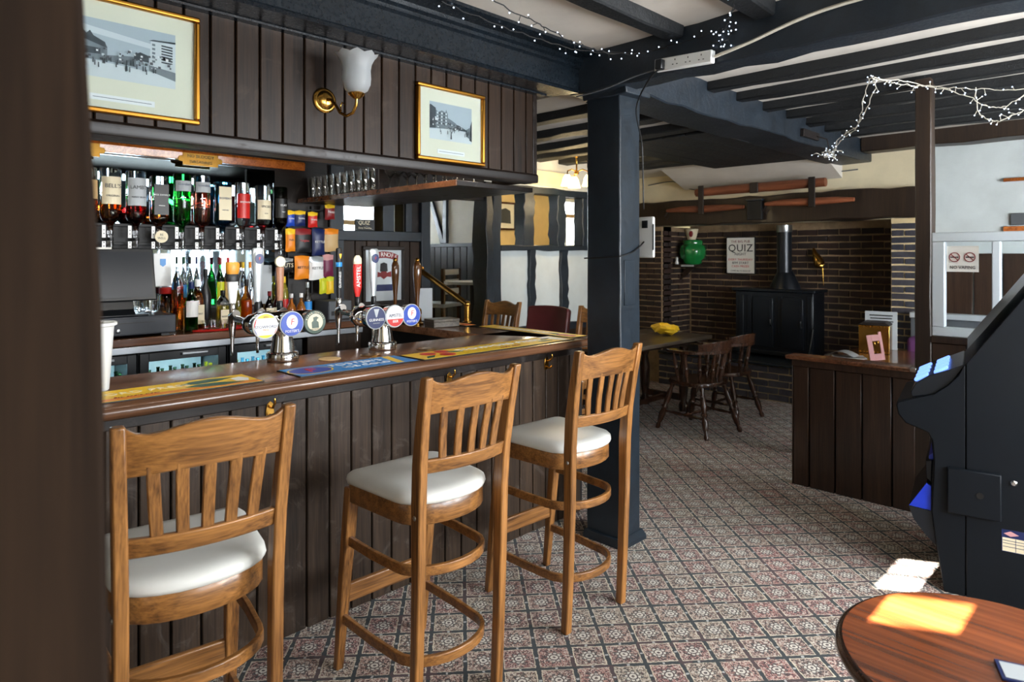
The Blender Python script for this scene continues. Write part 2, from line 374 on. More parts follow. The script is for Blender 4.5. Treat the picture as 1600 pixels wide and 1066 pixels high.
# right-hand wall: four window openings that let the daylight in
wr = structure(MB().box(1.7, .2, 0, 1.8, 7.3, .95).box(1.7, .2, 2.2, 1.8, 7.3, CZ).build('wall_right', 'cream', smooth=0))
wy0 = [.2]
for i, y in enumerate((1.1, 2.45, 3.8, 5.3)):
    MB().box(1.7, wy0[-1], .95, 1.8, y-.5, 2.2).build('pier', 'cream', wr, smooth=0); wy0.append(y+.5)
    w = structure(MB().box(1.69, y-.5, .95, 1.7, y-.46, 2.2).box(1.69, y+.46, .95, 1.7, y+.5, 2.2).box(1.69, y-.46, .95, 1.7, y+.46, 1.0).box(1.69, y-.46, 2.15, 1.7, y+.46, 2.2).build('window_%d' % (i+1), 'white_paint', smooth=0))
    MB().box(1.69, y-.015, 1.0, 1.7, y+.015, 2.15).box(1.69, y-.46, 1.6, 1.7, y+.46, 1.63).build('glazing_bar', 'white_paint', w, smooth=0)
MB().box(1.7, wy0[-1], .95, 1.8, 7.3, 2.2).build('pier', 'cream', wr, smooth=0)
# near wall behind the camera: unseen panes in it are cut to throw the sun patches
wn = MB()
xs = [-5.2, -.345, -.15, -.13, -.08, .241, .42, 2.95]; zs = [0, 1.93, 2.013, 2.19, 2.24, 2.268, 2.29, 2.335, 2.35, 2.378, CZ]
holes = [(-.345, -.15, 2.19, 2.268), (-.345, -.15, 2.29, 2.335), (-.345, -.15, 2.35, 2.378), (-.13, -.08, 2.19, 2.24), (.241, .42, 1.93, 2.013)]
for a, b in zip(xs, xs[1:]):
    for c, d in zip(zs, zs[1:]):
        if not any(h[0]-.001 <= a and b <= h[1]+.001 and h[2]-.001 <= c and d <= h[3]+.001 for h in holes): wn.box(a, -.012, c, b, 0, d)
wno = structure(wn.build('wall_near', 'cream', smooth=0)); wno.location = (-.7, -1.0, 0); wno.rotation_euler = (0, 0, math.atan2(.48, .87))

# ---- wall behind the bar, then the doorway, then the half-timbered wall (all in one line)
X0, X1 = -4.47, -4.35
wl = structure(MB().box(X0, -3.6, 0, X1, 2.58, CZ).box(X0, 2.58, 0, X1, 2.93, 1.725).box(X0, 2.58, 1.955, X1, 2.93, CZ).box(X0, 2.93, 0, X1, 3.04, CZ).box(X0, 3.13, 0, X1, 3.36, CZ).box(X0, 3.04, 0, X1, 3.13, 1.7).box(X0, 3.04, 2.0, X1, 3.13, CZ)
    .box(X0, 3.36, 2.03, X1, 4.0, CZ).build('wall_left', 'dark_trim', smooth=0), 'dark panelled wall behind the bar')
MB().box(X1, 2.52, 1.655, X1+.035, 3.37, 1.73).build('ledge', 'black_smooth', wl, bevel=.004)
MB().box(X1, 2.47, .9, X1+.03, 2.58, 2.2).build('stud', 'black_smooth', wl, bevel=.004)
MB().box(X1, 2.925, 1.73, X1+.02, 3.03, 2.0).build('stud', 'black_smooth', wl, bevel=.004)
MB().box(X1, 3.14, 1.73, X1+.02, 3.2, 2.0).build('stud', 'black_smooth', wl, bevel=.004)
MB().box(X1, 3.28, .6, X1+.04, 3.37, 2.05).build('stud', 'black_smooth', wl, bevel=.004)
for k in range(7): MB().box(X1, 2.585+k*.1, 1.06, X1+.012, 2.68+k*.1, 1.655).build('plank', 'dark_plank', wl, bevel=.004, seg=1)
wt = structure(MB().box(X0, 4.0, 0, X1, 6.2, .85).box(X0, 4.0, 2.17, X1, 6.2, CZ).box(-4.9, 6.2, 0, X1, 6.3, CZ).build('wall_timbered', 'pale_wall', smooth=0), 'half-timbered wall with pale panels and open squints')
T = lambda nm, b, ax, mt='black_paint', n=12, j=.009: MB().rough(*b, axis=ax, n=n, j=j).build(nm, mt, wt, smooth=50, bevel=.006, seg=1)
for y0, y1 in ((4.2, 4.585), (4.655, 5.045), (5.145, 5.56), (5.65, 6.2)): MB().box(X0+.02, y0-.02, .83, X1-.02, y1+.02, 1.6).build('panel', 'panel_white', wt, smooth=0)
T('post', (X0-.03, 4.0, 0, X1+.03, 4.09, 2.2), 2, 'black_paint', 16, .014); T('post', (X0-.02, 4.09, 0, X1+.02, 4.195, 2.2), 2, 'black_smooth', 14, .008)
for y0, y1 in ((4.575, 4.665), (5.035, 5.15), (5.55, 5.65)): T('stud', (X0, y0, .8, X1+.01, y1, 1.6), 2)
for y0, y1 in ((4.50, 4.645), (4.985, 5.105), (5.38, 5.5), (5.9, 6.0)): T('stud', (X0, y0, 1.6, X1+.01, y1, 2.2), 2)
T('rail', (X0-.01, 4.19, 1.59, X1+.02, 6.2, 1.64), 1); T('sill', (X0, 4.19, .78, X1+.02, 6.2, .87), 1)
T('wall_plate', (X0-.01, 4.0, 2.13, X1+.015, 6.2, 2.2), 1); MB().box(X1, 4.2, 0, X1+.02, 6.2, .8).build('wainscot', 'dark_plank', wt, smooth=0)
MB().box(X1-.005, 4.3, 2.22, X1+.02, 5.3, 2.36).build('panel', 'cream', wt, smooth=0)

# ---- rear rooms
def holed(name, mat, x0, x1, ya, yb, h, lab=None):
    m = MB(); y = ya
    for a, b, c, d in h: m.box(x0, y, 0, x1, a, CZ).box(x0, a, 0, x1, b, c).box(x0, a, d, x1, b, CZ); y = b
    m.box(x0, y, 0, x1, yb, CZ); return structure(m.build(name, mat, smooth=0), lab)
wb = holed('wall_rear', 'yellow_wall', -7.2, -7.1, 2.4, 9.5, [(3.95, 4.95, 1.72, 2.28), (8.03, 8.62, 1.66, 2.46)], 'yellow far wall of the rear room')
structure(MB().box(-7.2, 2.3, 0, X0, 2.4, CZ).build('wall_rear_near', 'yellow_wall', smooth=0)); structure(MB().box(-7.2, 9.5, 0, -4.8, 9.6, CZ).build('wall_rear_far', 'yellow_wall', smooth=0))
structure(MB().box(-4.9, 6.3, 0, -4.97, 7.2, CZ).box(-5.3, 7.2, 0, -5.2, 9.5, CZ).build('wall_rear_side', 'yellow_wall', smooth=0))
for i, (a, b, c, d, nm) in enumerate(((3.95, 4.95, 1.72, 2.28, 'window_5'), (8.03, 8.62, 1.66, 2.46, 'window_6'))):
    w = structure(MB().box(-7.12, a, c, -7.07, a+.05, d).box(-7.12, b-.05, c, -7.07, b, d).box(-7.12, a+.05, c, -7.07, b-.05, c+.05).box(-7.12, a+.05, d-.05, -7.07, b-.05, d).build(nm, 'white_paint', smooth=0), 'small white framed window of the rear room')
    mz = c+.34*(d-c)*1.0 if i == 0 else c+.62*(d-c)
    MB().box(-7.11, a+.05, mz, -7.075, b-.05, mz+.06).build('transom', 'tan', w, smooth=0)
    MB().box(-7.11, (a+b)/2-.02, c+.05, -7.08, (a+b)/2+.02, mz).build('mullion', 'white_paint', w, smooth=0)
    MB().box(-7.105, a+.05, c+.05, -7.10, b-.05, d-.05).build('pane', 'pane', w, smooth=0)
wi = structure(MB().box(-7.1, 5.0, 1.66, -5.58, 5.1, CZ).build('wall_inner', 'pale_wall', smooth=0), 'pale plaster wall with a diagonal brace seen through the doorway')
for k in range(13): MB().box(-7.1+k*.117, 4.975, 0, -7.1+k*.117+.112, 5.0, 1.64).build('plank', 'black_smooth', wi, bevel=.004, seg=1)
MB().box(-7.1, 4.965, 1.64, -5.58, 5.1, 1.68).build('dado_rail', 'black_smooth', wi)
MB().box(-7.1, 5.02, 0, -5.6, 5.1, 1.64).build('backing', 'black_matte', wi, smooth=0)
MB().rough(-6.12, 4.96, 1.68, -6.05, 5.0, CZ, 2, 8, .006).build('stud', 'black_paint', wi, bevel=.005, seg=1)
MB().prism([(-6.47, 2.4), (-6.41, 2.4), (-6.09, 1.68), (-6.17, 1.68)], 4.965, 5.0, 1).build('brace', 'black_paint', wi, bevel=.005, seg=1)

# ---- fireplace wall
brk = []
for k, L in enumerate((.212, .212, .1)):
    for v in range(2):
        brk.append((L, MB().rough(-L/2, -.012, -.0255, L/2, .012, .0255, 0, 2, .003).mesh('brick', 'sooty_brick', 0)))
def bricks(parent, u0, u1, z0, z1, place, mat, depth_rot, course=.066, flem=False):
    r = 0; z = z0+course/2
    while z < z1-.02:
        u = u0-(0 if r % 2 == 0 else .112); 
        L0 = .224
        while u < u1-.02:
            a = max(u, u0); b = min(u+L0, u1)
            if b-a > .05:
                L, me = random.choice([q for q in brk if q[0] > .2])
                o = bpy.data.objects.new('brick', me); COL.objects.link(o); o.parent = parent
                o.scale = ((b-a-.014)/L, 1, course/.0665); o.location = place((a+b)/2, z+random.uniform(-.002, .002)); o.rotation_euler = (random.uniform(-.02, .02), 0, depth_rot)
                o.material_slots[0].link = 'OBJECT'; o.material_slots[0].material = M[mat]
            u += L0
        z += course; r += 1
MANT = 1.89
wf2 = structure(MB().box(-1.69, 7.0, 0, 1.8, 7.2, CZ).build('wall_far_right', 'panel_white', smooth=0), 'white far wall with dark dado right of the fireplace')
wf = structure(MB().box(-5.3, 7.0, MANT, -1.69, 7.2, CZ).box(-5.3, 7.02, 0, -4.42, 7.2, MANT).build('wall_far', 'cream', smooth=0), 'cream wall above the inglenook fireplace')
jl = structure(MB().box(-4.96, 6.985, 0, -4.42, 7.66, MANT).build('wall_jamb', 'mortar_dark', smooth=0), 'dark brick jamb on the left of the fireplace')
bricks(jl, -4.96, -4.42, .39, MANT, lambda u, z: (u, 6.98, z), 'sooty_brick', 0)
bricks(jl, 7.0, 7.62, .39, MANT, lambda u, z: (-4.415, u, z), 'sooty_brick', R(90))
jr = structure(MB().box(-1.916, 6.985, 0, -1.69, 7.66, MANT).build('wall_pier', 'mortar_light', smooth=0), 'sunlit brick pier on the right of the fireplace')
bricks(jr, -1.914, -1.69, .2, MANT, lambda u, z: (u, 6.98, z), 'blue_brick', 0)
bk = structure(MB().box(-4.42, 7.65, 0, -1.916, 7.8, 2.0).box(-4.42, 7.0, MANT+.02, -1.916, 7.7, 2.0).build('wall_inglenook', 'mortar_dark', smooth=0), 'soot-dark brick back of the fireplace')
bricks(bk, -4.40, -1.92, .42, 1.86, lambda u, z: (u, 7.645, z), 'sooty_brick', 0, .0745)
he = structure(MB().box(-4.42, 6.93, 0, -1.93, 7.66, .385).build('hearth', 'mortar_light', smooth=0), 'raised grey brick hearth')
bricks(he, -4.42, -1.93, .0, .37, lambda u, z: (u, 6.925, z), 'blue_brick', 0, .074)
MB().box(-4.42, 6.9, .37, -1.93, 7.66, .40).build('slab', 'black_smooth', he, bevel=.006)
MB().rough(-5.2, 6.84, MANT, -1.6, 7.02, 2.175, 0, 24, .012).build('mantel_beam', 'old_oak', wf, smooth=50, bevel=.01, seg=1)
# dado of dark planks on the right of the far wall
for k in range(13): MB().box(-1.68+k*.21, 6.975, 0, -1.68+k*.21+.2, 7.0, 1.56).build('plank', 'partition_wood', wf, bevel=.004, seg=1)
MB().box(-1.05, 6.96, 1.74, 1.7, 7.0, 1.79).build('rail', 'rail_wood', wf, bevel=.004); MB().box(-1.05, 6.965, 2.17, 1.7, 7.0, 2.2).build('rail', 'rail_wood', wf, bevel=.004)
MB().box(-1.0, 6.97, 1.80, 1.7, 7.0, 1.90).build('shelf_edge', 'mid_grey', wf, bevel=.004)

# ------------------------------------------------------------------ posts
p = thing('timber_post', 'tall black square post between the bar end and the carpet', 'post', (-2.186, 2.975, 0))
MB().rough(-.111, -.095, .0, .111, .09, 2.43, 2, 14, .003).build('shaft', 'black_smooth', p, bevel=.008)
MB().prism([(-.128, 0), (.138, 0), (.138, .022), (.112, .05), (-.112, .05), (-.128, .022)], -.112, .112, 1).build('plinth', 'black_smooth', p, bevel=.004)
MB().box(.108, -.06, 1.28, .116, .03, 1.52).build('blanking_plate', 'black_smooth', p, bevel=.002)
MB().rough(-.13, -.11, 2.395, .16, .12, 2.43, 0, 3, .006).build('cap', 'black_paint', p, bevel=.006)
dp = thing('timber_post', 'dark brown door post close by on the left, its edge blurred', 'post', (-.70, -.03, 0))
m = MB(); rings = []
for z, dx in ((0, .052), (.6, .04), (1.2, .019), (1.5, .014), (1.75, .0), (2.2, -.006), (2.63, -.012)):
    e = dx*.75
    rings.append(m.pts([(-.15, -.3, z), (.118+e, -.3, z), (.118+e, .157+e, z), (-.15, .157+e, z)]))
for a, b in zip(rings, rings[1:]):
    for i in range(4): m.fc((a+i, a+(i+1) % 4, b+(i+1) % 4, b+i))
m.fc([rings[-1]+i for i in range(4)], [rings[0]+i for i in (3, 2, 1, 0)])
m.build('shaft', 'post_wood', dp, bevel=.006)

# ------------------------------------------------------------------ the bar
bar = thing('bar_counter', 'dark planked bar front under the polished counter', 'bar', (-2.62, 0, 0))
MB().box(-.12, -.5, 0, .045, 3.18, 1.0).box(-1.7, 3.06, 0, -.12, 3.18, 1.0).build('carcass', 'black_matte', bar, smooth=0)
MB().box(-1.7, 2.82, .25, -.12, 2.84, 1.0).build('inner_panel', 'black_matte', bar, smooth=0)
py_ = 1.3495
for k in range(-17, 17):
    a = py_+k*.1053+.003; b = a+.0995
    MB().box(.045, a, .0, .068+random.uniform(-.001, .001), b, 1.0).build('plank', 'bar_plank', bar, bevel=.004, seg=1)
MB().box(.04, -.5, .955, .075, 3.14, 1.0).build('rail', 'dark_trim', bar, bevel=.003)
ct = thing('counter_worktop', 'long polished brown bar counter top with rounded nosing', 'counter', (-2.77, 0, 1.0))
def nose(xf, xb): return [(xb, 0), (xf-.035, 0), (xf-.028, .004), (xf-.012, .008), (xf-.002, .02), (xf, .032), (xf-.006, .044), (xf-.02, .0505), (xb, .0505)]
m = MB().prism(nose(.31, -.31), -.5, 3.12, 1)
m.build('slab', 'counter_wood', ct, smooth=40)
# rounded end and the return leg running to the back wall
ret = MB(); k = 10
ring = []
for pz_, off in ((0, .035), (.008, .012), (.02, .002), (.032, 0), (.044, .006), (.0505, .02)):
    pts = [(-1.57, 2.80), (-.28, 2.80), (-.28, 3.10)]
    pts = [(-1.57, 2.80, pz_), (-.30, 2.80, pz_), (.30-off, 3.10, pz_)] + [(.18+(.13-off)*math.cos(t*PI/2/k), 3.12+(.15-off)*math.sin(t*PI/2/k), pz_) for t in range(k+1)] + [(-1.57, 3.27-off, pz_)]
    ring.append(ret.pts(pts))
n_ = k+5-1
for a, b in zip(ring, ring[1:]):
    for i in range(n_): j = (i+1) % n_; ret.fc((a+i, a+j, b+j, b+i))
ret.fc([ring[0]+i for i in reversed(range(n_))], [ring[-1]+i for i in range(n_)])
ret.build('return_slab', 'counter_wood', ct, smooth=40)

# canopy (fascia) over the bar
cn = thing('bar_canopy', 'dark vertical plank fascia hanging over the bar', 'canopy', (-2.55, 0, 0))
MB().box(-.03, -1.0, 1.96, .02, 2.68, 2.48).box(-.30, -1.0, 2.44, -.03, 2.68, 2.48).build('backing', 'black_matte', cn, smooth=0)
for k in range(-15, 19):
    a = .9437+k*.0929+.0025; b = a+.088
    MB().box(.02, a, 1.985, .042+random.uniform(-.001, .001), b, 2.46).build('plank', 'dark_plank', cn, bevel=.004, seg=1)
MB().box(.02, 2.668, 1.95, .046, 2.70, 2.46).build('end_board', 'dark_trim', cn, bevel=.003)
MB().box(-.3, 2.68, 1.95, .02, 2.70, 2.46).build('end_board', 'dark_trim', cn, bevel=.003)
MB().prism([(-.05, 1.945), (.052, 1.945), (.056, 1.955), (.056, 1.985), (.045, 1.995), (-.05, 1.99)], -1.0, 2.70, 1).build('bottom_rail', 'dark_trim', cn, bevel=.002)
sf = MB().box(-4.35, -1.0, 2.235, -2.6, 2.68, 2.26).build('servery_soffit', 'dark_trim', smooth=0); structure(sf, 'dark boarded ceiling over the servery')
# ------------------------------------------------------------------ bar stools
def bar_stool(label, loc, rz):
    t = thing('bar_stool', label, 'bar stool', loc, rz, 'oak bar stools with pale seats')
    # local: +X is the front of the stool, the back is at -X
    def leg_rear(s):
        path = [(-.130, .178*s, 0), (-.142, .178*s, .25), (-.150, .178*s, .5), (-.153, .179*s, .74), (-.163, .182*s, .88), (-.186, .187*s, 1.02), (-.215, .192*s, 1.165)]
        m = MB(); rings = []
        for i, (x, y, z) in enumerate(path):
            w = (.017, .016, .016, .016, .016, .0155, .015)[i]; d = (.017, .019, .021, .024, .024, .021, .017)[i]
            rings.append(m.pts([(x-d, y-w, z), (x+d, y-w, z), (x+d, y+w, z), (x-d, y+w, z)]))
        for a, b in zip(rings, rings[1:]):
            for i in range(4): m.fc((a+i, a+(i+1) % 4, b+(i+1) % 4, b+i))
        m.fc([rings[0]+i for i in (3, 2, 1, 0)], [rings[-1]+i for i in range(4)]); return m
    def leg_front(s):
        m = MB(); rings = []
        for x, y, z, w in ((.345, .190*s, 0, .015), (.305, .186*s, .35, .019), (.262, .180*s, .70, .022)):
            rings.append(m.pts([(x-w, y-w, z), (x+w, y-w, z), (x+w, y+w, z), (x-w, y+w, z)]))
        for a, b in zip(rings, rings[1:]):
            for i in range(4): m.fc((a+i, a+(i+1) % 4, b+(i+1) % 4, b+i))
        m.fc([rings[0]+i for i in (3, 2, 1, 0)], [rings[-1]+i for i in range(4)]); return m
    for s in (-1, 1):
        l = leg_rear(s).build('leg', 'oak', t, smooth=50, bevel=.005)
        b = MB().ball((0, 0, 0), .0085, 8, (1, .5, 1)).build('bolt', 'steel', l, loc=(-.152, .195*s, .705))
        leg_front(s).build('leg', 'oak', t, smooth=50, bevel=.005)
    def dshape(off, fx=.285, hw=.205, bx=-.125):
        pts = []
        for i in range(6): a = -PI/2+PI/2*i/5; pts.append((fx-.05+(.05+off)*math.cos(a), -(hw-.05)+(.05+off)*math.sin(a)))
        for i in range(6): a = PI/2*i/5; pts.append((fx-.05+(.05+off)*math.cos(a), (hw-.05)+(.05+off)*math.sin(a)))
        rb = hw-.02
        for i in range(13): a = PI/2+PI*i/12; pts.append((bx+.10+(.115+off)*math.cos(a), (rb+off)*math.sin(a)))
        return pts
    def stack(levels, inner=None):
        m = MB(); rings = [m.pts([(x, y, z) for x, y in dshape(o)]) for o, z in levels]; n = len(dshape(0))
        for a, b in zip(rings, rings[1:]):
            for i in range(n): j = (i+1) % n; m.fc((a+i, a+j, b+j, b+i))
        m.fc([rings[0]+i for i in reversed(range(n))], [rings[-1]+i for i in range(n)]); return m
    stack([(-.012, .655), (-.008, .65), (-.004, .655), (-.004, .715), (-.008, .72)]).build('seat_frame', 'oak_side', t, smooth=40)
    stack([(-.012, .718), (.002, .721), (.006, .732), (.003, .746), (-.008, .755), (-.024, .760), (-.046, .763)]).build('seat', 'vinyl', t, smooth=60)
    # bent hoops, foot rest
    def hoop(z, fx, wf, zr):
        pts = [(fx, -wf, z), (.12, -.185, z)]+[(-.02+.125*math.cos(PI/2+PI*i/12), -.176*math.sin(PI/2+PI*i/12)*1.0, z+zr*(i if i < 7 else 12-i)/6*0) for i in range(13)]+[(.12, .185, z), (fx, wf, z)]
        return MB().tube(pts, .01, 4, (.0115, .024))
    hoop(.50, .285, .184, 0).build('upper_hoop', 'oak_side', t, smooth=50, bevel=.003)
    hoop(.20, .325, .187, 0).build('lower_hoop', 'oak_side', t, smooth=50, bevel=.003)
    MB().box(.302, -.182, .255, .322, .182, .325).build('foot_rest', 'oak_side', t, bevel=.005)
    # crest rail, lower rail, five slats
    def bow(y, d): return -d*(1-(y/.18)**2)
    def rail(zs_, x0, d, th, hump=0, n=16, dip=.0):
        m = MB(); rings = []
        for i in range(n+1):
            y = -.178+.356*i/n; u = y/.178; x = x0+bow(y, d)
            h = hump*(math.cos(u*PI)*.5+.5) - (hump*.25*(math.cos(u*2*PI)*.5-.5)*0)
            zt = zs_[1]+h+.026*abs(u)**6*(hump > 0); zb = zs_[0]+hump*.25*(1-u*u)
            lean = -(zt-zb)*.2
            rings.append(m.pts([(x+th/2, y, zb), (x-th/2, y, zb), (x-th/2+lean, y, zt), (x+th/2+lean, y, zt)]))
        for a, b in zip(rings, rings[1:]):
            for i in range(4): m.fc((a+i, a+(i+1) % 4, b+(i+1) % 4, b+i))
        m.fc([rings[0]+i for i in (3, 2, 1, 0)], [rings[-1]+i for i in range(4)]); return m
    rail((1.04, 1.132), -.188, .032, .022, .032).build('crest_rail', 'oak_side', t, smooth=50, bevel=.004)
    rail((.845, .892), -.158, .032, .022, .0).build('back_rail', 'oak_side', t, smooth=50, bevel=.004)
    for i in range(5):
        yb = -.108+.054*i; yt = -.122+.061*i
        xb = -.164+bow(yb, .032); xt = -.196+bow(yt, .032)
        m = MB(); rg = []
        for z, x, y in ((.885, xb, yb), (.96, (xb*.55+xt*.45)+.004, yb*.55+yt*.45), (1.065, xt, yt)):
            rg.append(m.pts([(x-.006, y-.0145, z), (x+.006, y-.0145, z), (x+.006, y+.0145, z), (x-.006, y+.0145, z)]))
        for a, b in zip(rg, rg[1:]):
            for q in range(4): m.fc((a+q, a+(q+1) % 4, b+(q+1) % 4, b+q))
        m.fc([rg[0]+q for q in (3, 2, 1, 0)], [rg[-1]+q for q in range(4)])
        m.build('slat', 'oak', t, smooth=50, bevel=.003, seg=1)
    return t
st = bar_stool('oak bar stool nearest the camera, beside the dark door post', (-1.862, .646, 0), 180-7.4)
dup(st, (-1.873, 1.484, 0), 180-1.5, 'oak bar stool standing between two others at the bar')
dup(st, (-1.893, 2.268, 0), 180-2.5, 'oak bar stool farthest along the bar, in front of the black post')
dup(st, (-3.98, 3.66, 0), -90, 'oak bar stool behind the return counter, left of the maroon chair')
dup(st, (-3.0, 3.72, 0), -90, 'oak bar stool mostly hidden behind the black post')

# maroon leather bar chair beyond the return counter
t = thing('leather_bar_chair', 'maroon leather bar chair with padded back behind the return counter', 'chair', (-3.53, 3.70, 0), -90)
MB().box(-.20, -.215, .70, .22, .215, .80).build('seat', 'leather', t, bevel=.03, seg=4)
m = MB(); rg = []
for i in range(13):
    a = -1+2*i/12; y = .215*a; x = -.20-.05*(1-a*a)
    rg.append(m.pts([(x+.03, y, .82), (x-.03, y, .82), (x-.075, y, 1.13-.012*a*a), (x-.02, y, 1.15-.012*a*a)]))
for a, b in zip(rg, rg[1:]):
    for i in range(4): m.fc((a+i, a+(i+1) % 4, b+(i+1) % 4, b+i))
m.fc([rg[0]+i for i in (3, 2, 1, 0)], [rg[-1]+i for i in range(4)])
m.build('backrest', 'leather', t, smooth=60, bevel=.02, seg=3)
for sx, sy in ((1, 1), (1, -1), (-1, 1), (-1, -1)): MB().tube([(.17*sx+.03*sx, .17*sy, 0), (.15*sx, .17*sy, .70)], .02, 4).build('leg', 'chair_wood', t, smooth=30)
MB().box(.15, -.17, .26, .18, .17, .30).build('foot_rest', 'chair_wood', t, bevel=.004)

# ------------------------------------------------------------------ captain's chairs at the plank table
def spindle(h, r):
    return [(r*.7, 0), (r*.9, h*.06), (r*.6, h*.12), (r, h*.2), (r*1.15, h*.32), (r*.75, h*.42), (r*1.25, h*.46), (r*.75, h*.5), (r*1.1, h*.62), (r*1.0, h*.75), (r*.6, h*.88), (r*.9, h*.93), (r*.7, h)]
def captain_chair(label, loc, rz):
    t = thing('captain_chair', label, 'chair', loc, rz, 'captain chairs at the plank table')
    m = MB(); rings = []; n = 24
    for z, o in ((.415, -.015), (.42, -.004), (.44, 0), (.452, -.008), (.447, -.05)):
        rings.append(m.pts([((.225+o)*math.copysign(abs(math.cos(2*PI*i/n))**.7, math.cos(2*PI*i/n)), (.235+o)*math.copysign(abs(math.sin(2*PI*i/n))**.7, math.sin(2*PI*i/n)), z) for i in range(n)]))
    for a, b in zip(rings, rings[1:]):
        for i in range(n): j = (i+1) % n; m.fc((a+i, a+j, b+j, b+i))
    m.fc([rings[0]+i for i in reversed(range(n))], [rings[-1]+i for i in range(n)]); m.build('seat', 'chair_wood', t, smooth=50)
    def along(name, a, b, r, parent=t, n=8):
        a = Vector(a); b = Vector(b); d = b-a
        o = MB().lathe(spindle(d.length, r), n).build(name, 'chair_wood', parent, smooth=60, loc=a); o.rotation_euler = d.to_track_quat('Z', 'Y').to_euler(); return o
    for sx, sy in ((1, 1), (1, -1), (-1, 1), (-1, -1)): along('leg', (.265*sx, .235*sy, 0), (.15*sx, .15*sy, .425), .025)
    for sy in (1, -1): along('stretcher', (-.215, .2*sy, .16), (.215, .2*sy, .16), .013)
    along('stretcher', (0, -.2, .16), (0, .2, .16), .013)
    arc = [(-.0+.235*math.cos(a), .265*math.sin(a)) for a in [R(60+240*i/24) for i in range(25)]]
    m = MB(); rg = []
    for i, (x, y) in enumerate(arc):
        w = .033 if 2 < i < 22 else .042; ln = math.hypot(x, y); ux, uy = x/ln, y/ln
        rg.append(m.pts([(x-ux*w, y-uy*w, .70), (x+ux*w, y+uy*w, .70), (x+ux*w, y+uy*w, .728), (x-ux*w, y-uy*w, .728)]))
    for a, b in zip(rg, rg[1:]):
        for i in range(4): m.fc((a+i, a+(i+1) % 4, b+(i+1) % 4, b+i))
    m.fc([rg[0]+i for i in (3, 2, 1, 0)], [rg[-1]+i for i in range(4)]); m.build('arm_hoop', 'chair_wood', t, smooth=50, bevel=.006)
    m = MB(); rg = []
    for i in range(13):
        a = R(130+100*i/12); h = .815-.03*((i-6)/6)**2; x, y = .25*math.cos(a), .28*math.sin(a); ux, uy = math.cos(a), math.sin(a)
        rg.append(m.pts([(x-ux*.012, y-uy*.012, .725), (x+ux*.012, y+uy*.012, .725), (x+ux*.03, y+uy*.03, h), (x+ux*.008, y+uy*.008, h)]))
    for a, b in zip(rg, rg[1:]):
        for i in range(4): m.fc((a+i, a+(i+1) % 4, b+(i+1) % 4, b+i))
    m.fc([rg[0]+i for i in (3, 2, 1, 0)], [rg[-1]+i for i in range(4)]); m.build('crest', 'chair_wood', t, smooth=50, bevel=.005)
    for i in range(8):
        a = R(72+216*i/7); along('spindle', (.185*math.cos(a), .205*math.sin(a), .445), (.232*math.cos(a), .262*math.sin(a), .705), .0165)
    return t
cc = captain_chair('dark captain chair with turned legs, nearer one at the plank table', (-3.0, 5.33, 0), 172)
dup(cc, (-3.08, 5.97, 0), 178, 'dark captain chair nearest the hearth, behind the other one')
t = thing('plank_table', 'long dark plank table left of the captain chairs', 'table', (-3.67, 5.3, 0))
for k in range(3): MB().box(-.39+k*.262, -.82, .715, -.39+k*.262+.258, .80, .75).build('plank', 'plank_table', t, bevel=.004, seg=1)
MB().box(-.33, -.7, .66, .22, .7, .715).build('apron', 'dark_plank', t, bevel=.004)
for y in (-.6, .58):
    for x in (-.25, .2): MB().lathe([(.045, 0), (.05, .06), (.03, .1), (.045, .2), (.05, .4), (.03, .5), (.045, .56), (.045, .64)], 10).build('leg', 'chair_wood', t, smooth=60, loc=(x, y, 0))
    MB().box(-.25, y-.02, .1, .2, y+.02, .16).build('stretcher', 'chair_wood', t, bevel=.004)
MB().box(-.02, -.6, .1, .02, .58, .15).build('stretcher', 'chair_wood', t, bevel=.004)
b = MB().ball((0, 0, .055), .11, 12, (1.3, .9, .5)); b.v = [(x+.02*math.sin(z*80+y*40), y+.02*math.sin(x*60), z+.012*math.sin(x*70+y*50)) for x, y, z in b.v]
o = b.build('yellow_bag', 'yellow', smooth=0, loc=(-3.62, 5.78, .7575)); tag(o, 'crumpled yellow bag at the far end of the plank table', 'bag')
o = MB().rough(-.09, -.06, 0, .09, .06, .006, 0, 5, .003).build('paper_napkin', 'paper', smooth=0, loc=(-3.55, 5.0, .7535), rot=(0, 0, .4)); tag(o, 'crumpled white paper lying on the plank table', 'paper')
# ------------------------------------------------------------------ behind the bar
bc = thing('back_counter', 'dark wooden back counter carrying the till and loose bottles', 'counter', (-4.16, 1.4, 0))
MB().box(-.19, -1.3, 1.055, .19, 1.12, 1.10).build('worktop', 'mahogany', bc, bevel=.006)
MB().box(-.19, -1.3, 1.015, .185, 1.12, 1.053).build('steel_band', 'steel', bc, bevel=.003)
MB().box(-.19, .72, 0, .16, 1.12, 1.013).build('cupboard', 'dark_plank', bc, bevel=.004)
MB().box(-.179, .03, 1.215, -.08, .48, 1.225).build('step_shelf', 'mid_grey', bc, bevel=.002)
for y in (.04, .25, .47): MB().box(-.179, y-.006, 1.10, -.09, y+.006, 1.215).build('bracket', 'steel', bc)
mir = MB().box(-4.349, .3, 1.11, -4.342, 2.06, 2.125).build('back_mirror', 'mirror', smooth=0); tag(mir, 'wide mirror panel on the wall behind the upturned bottles', 'mirror')

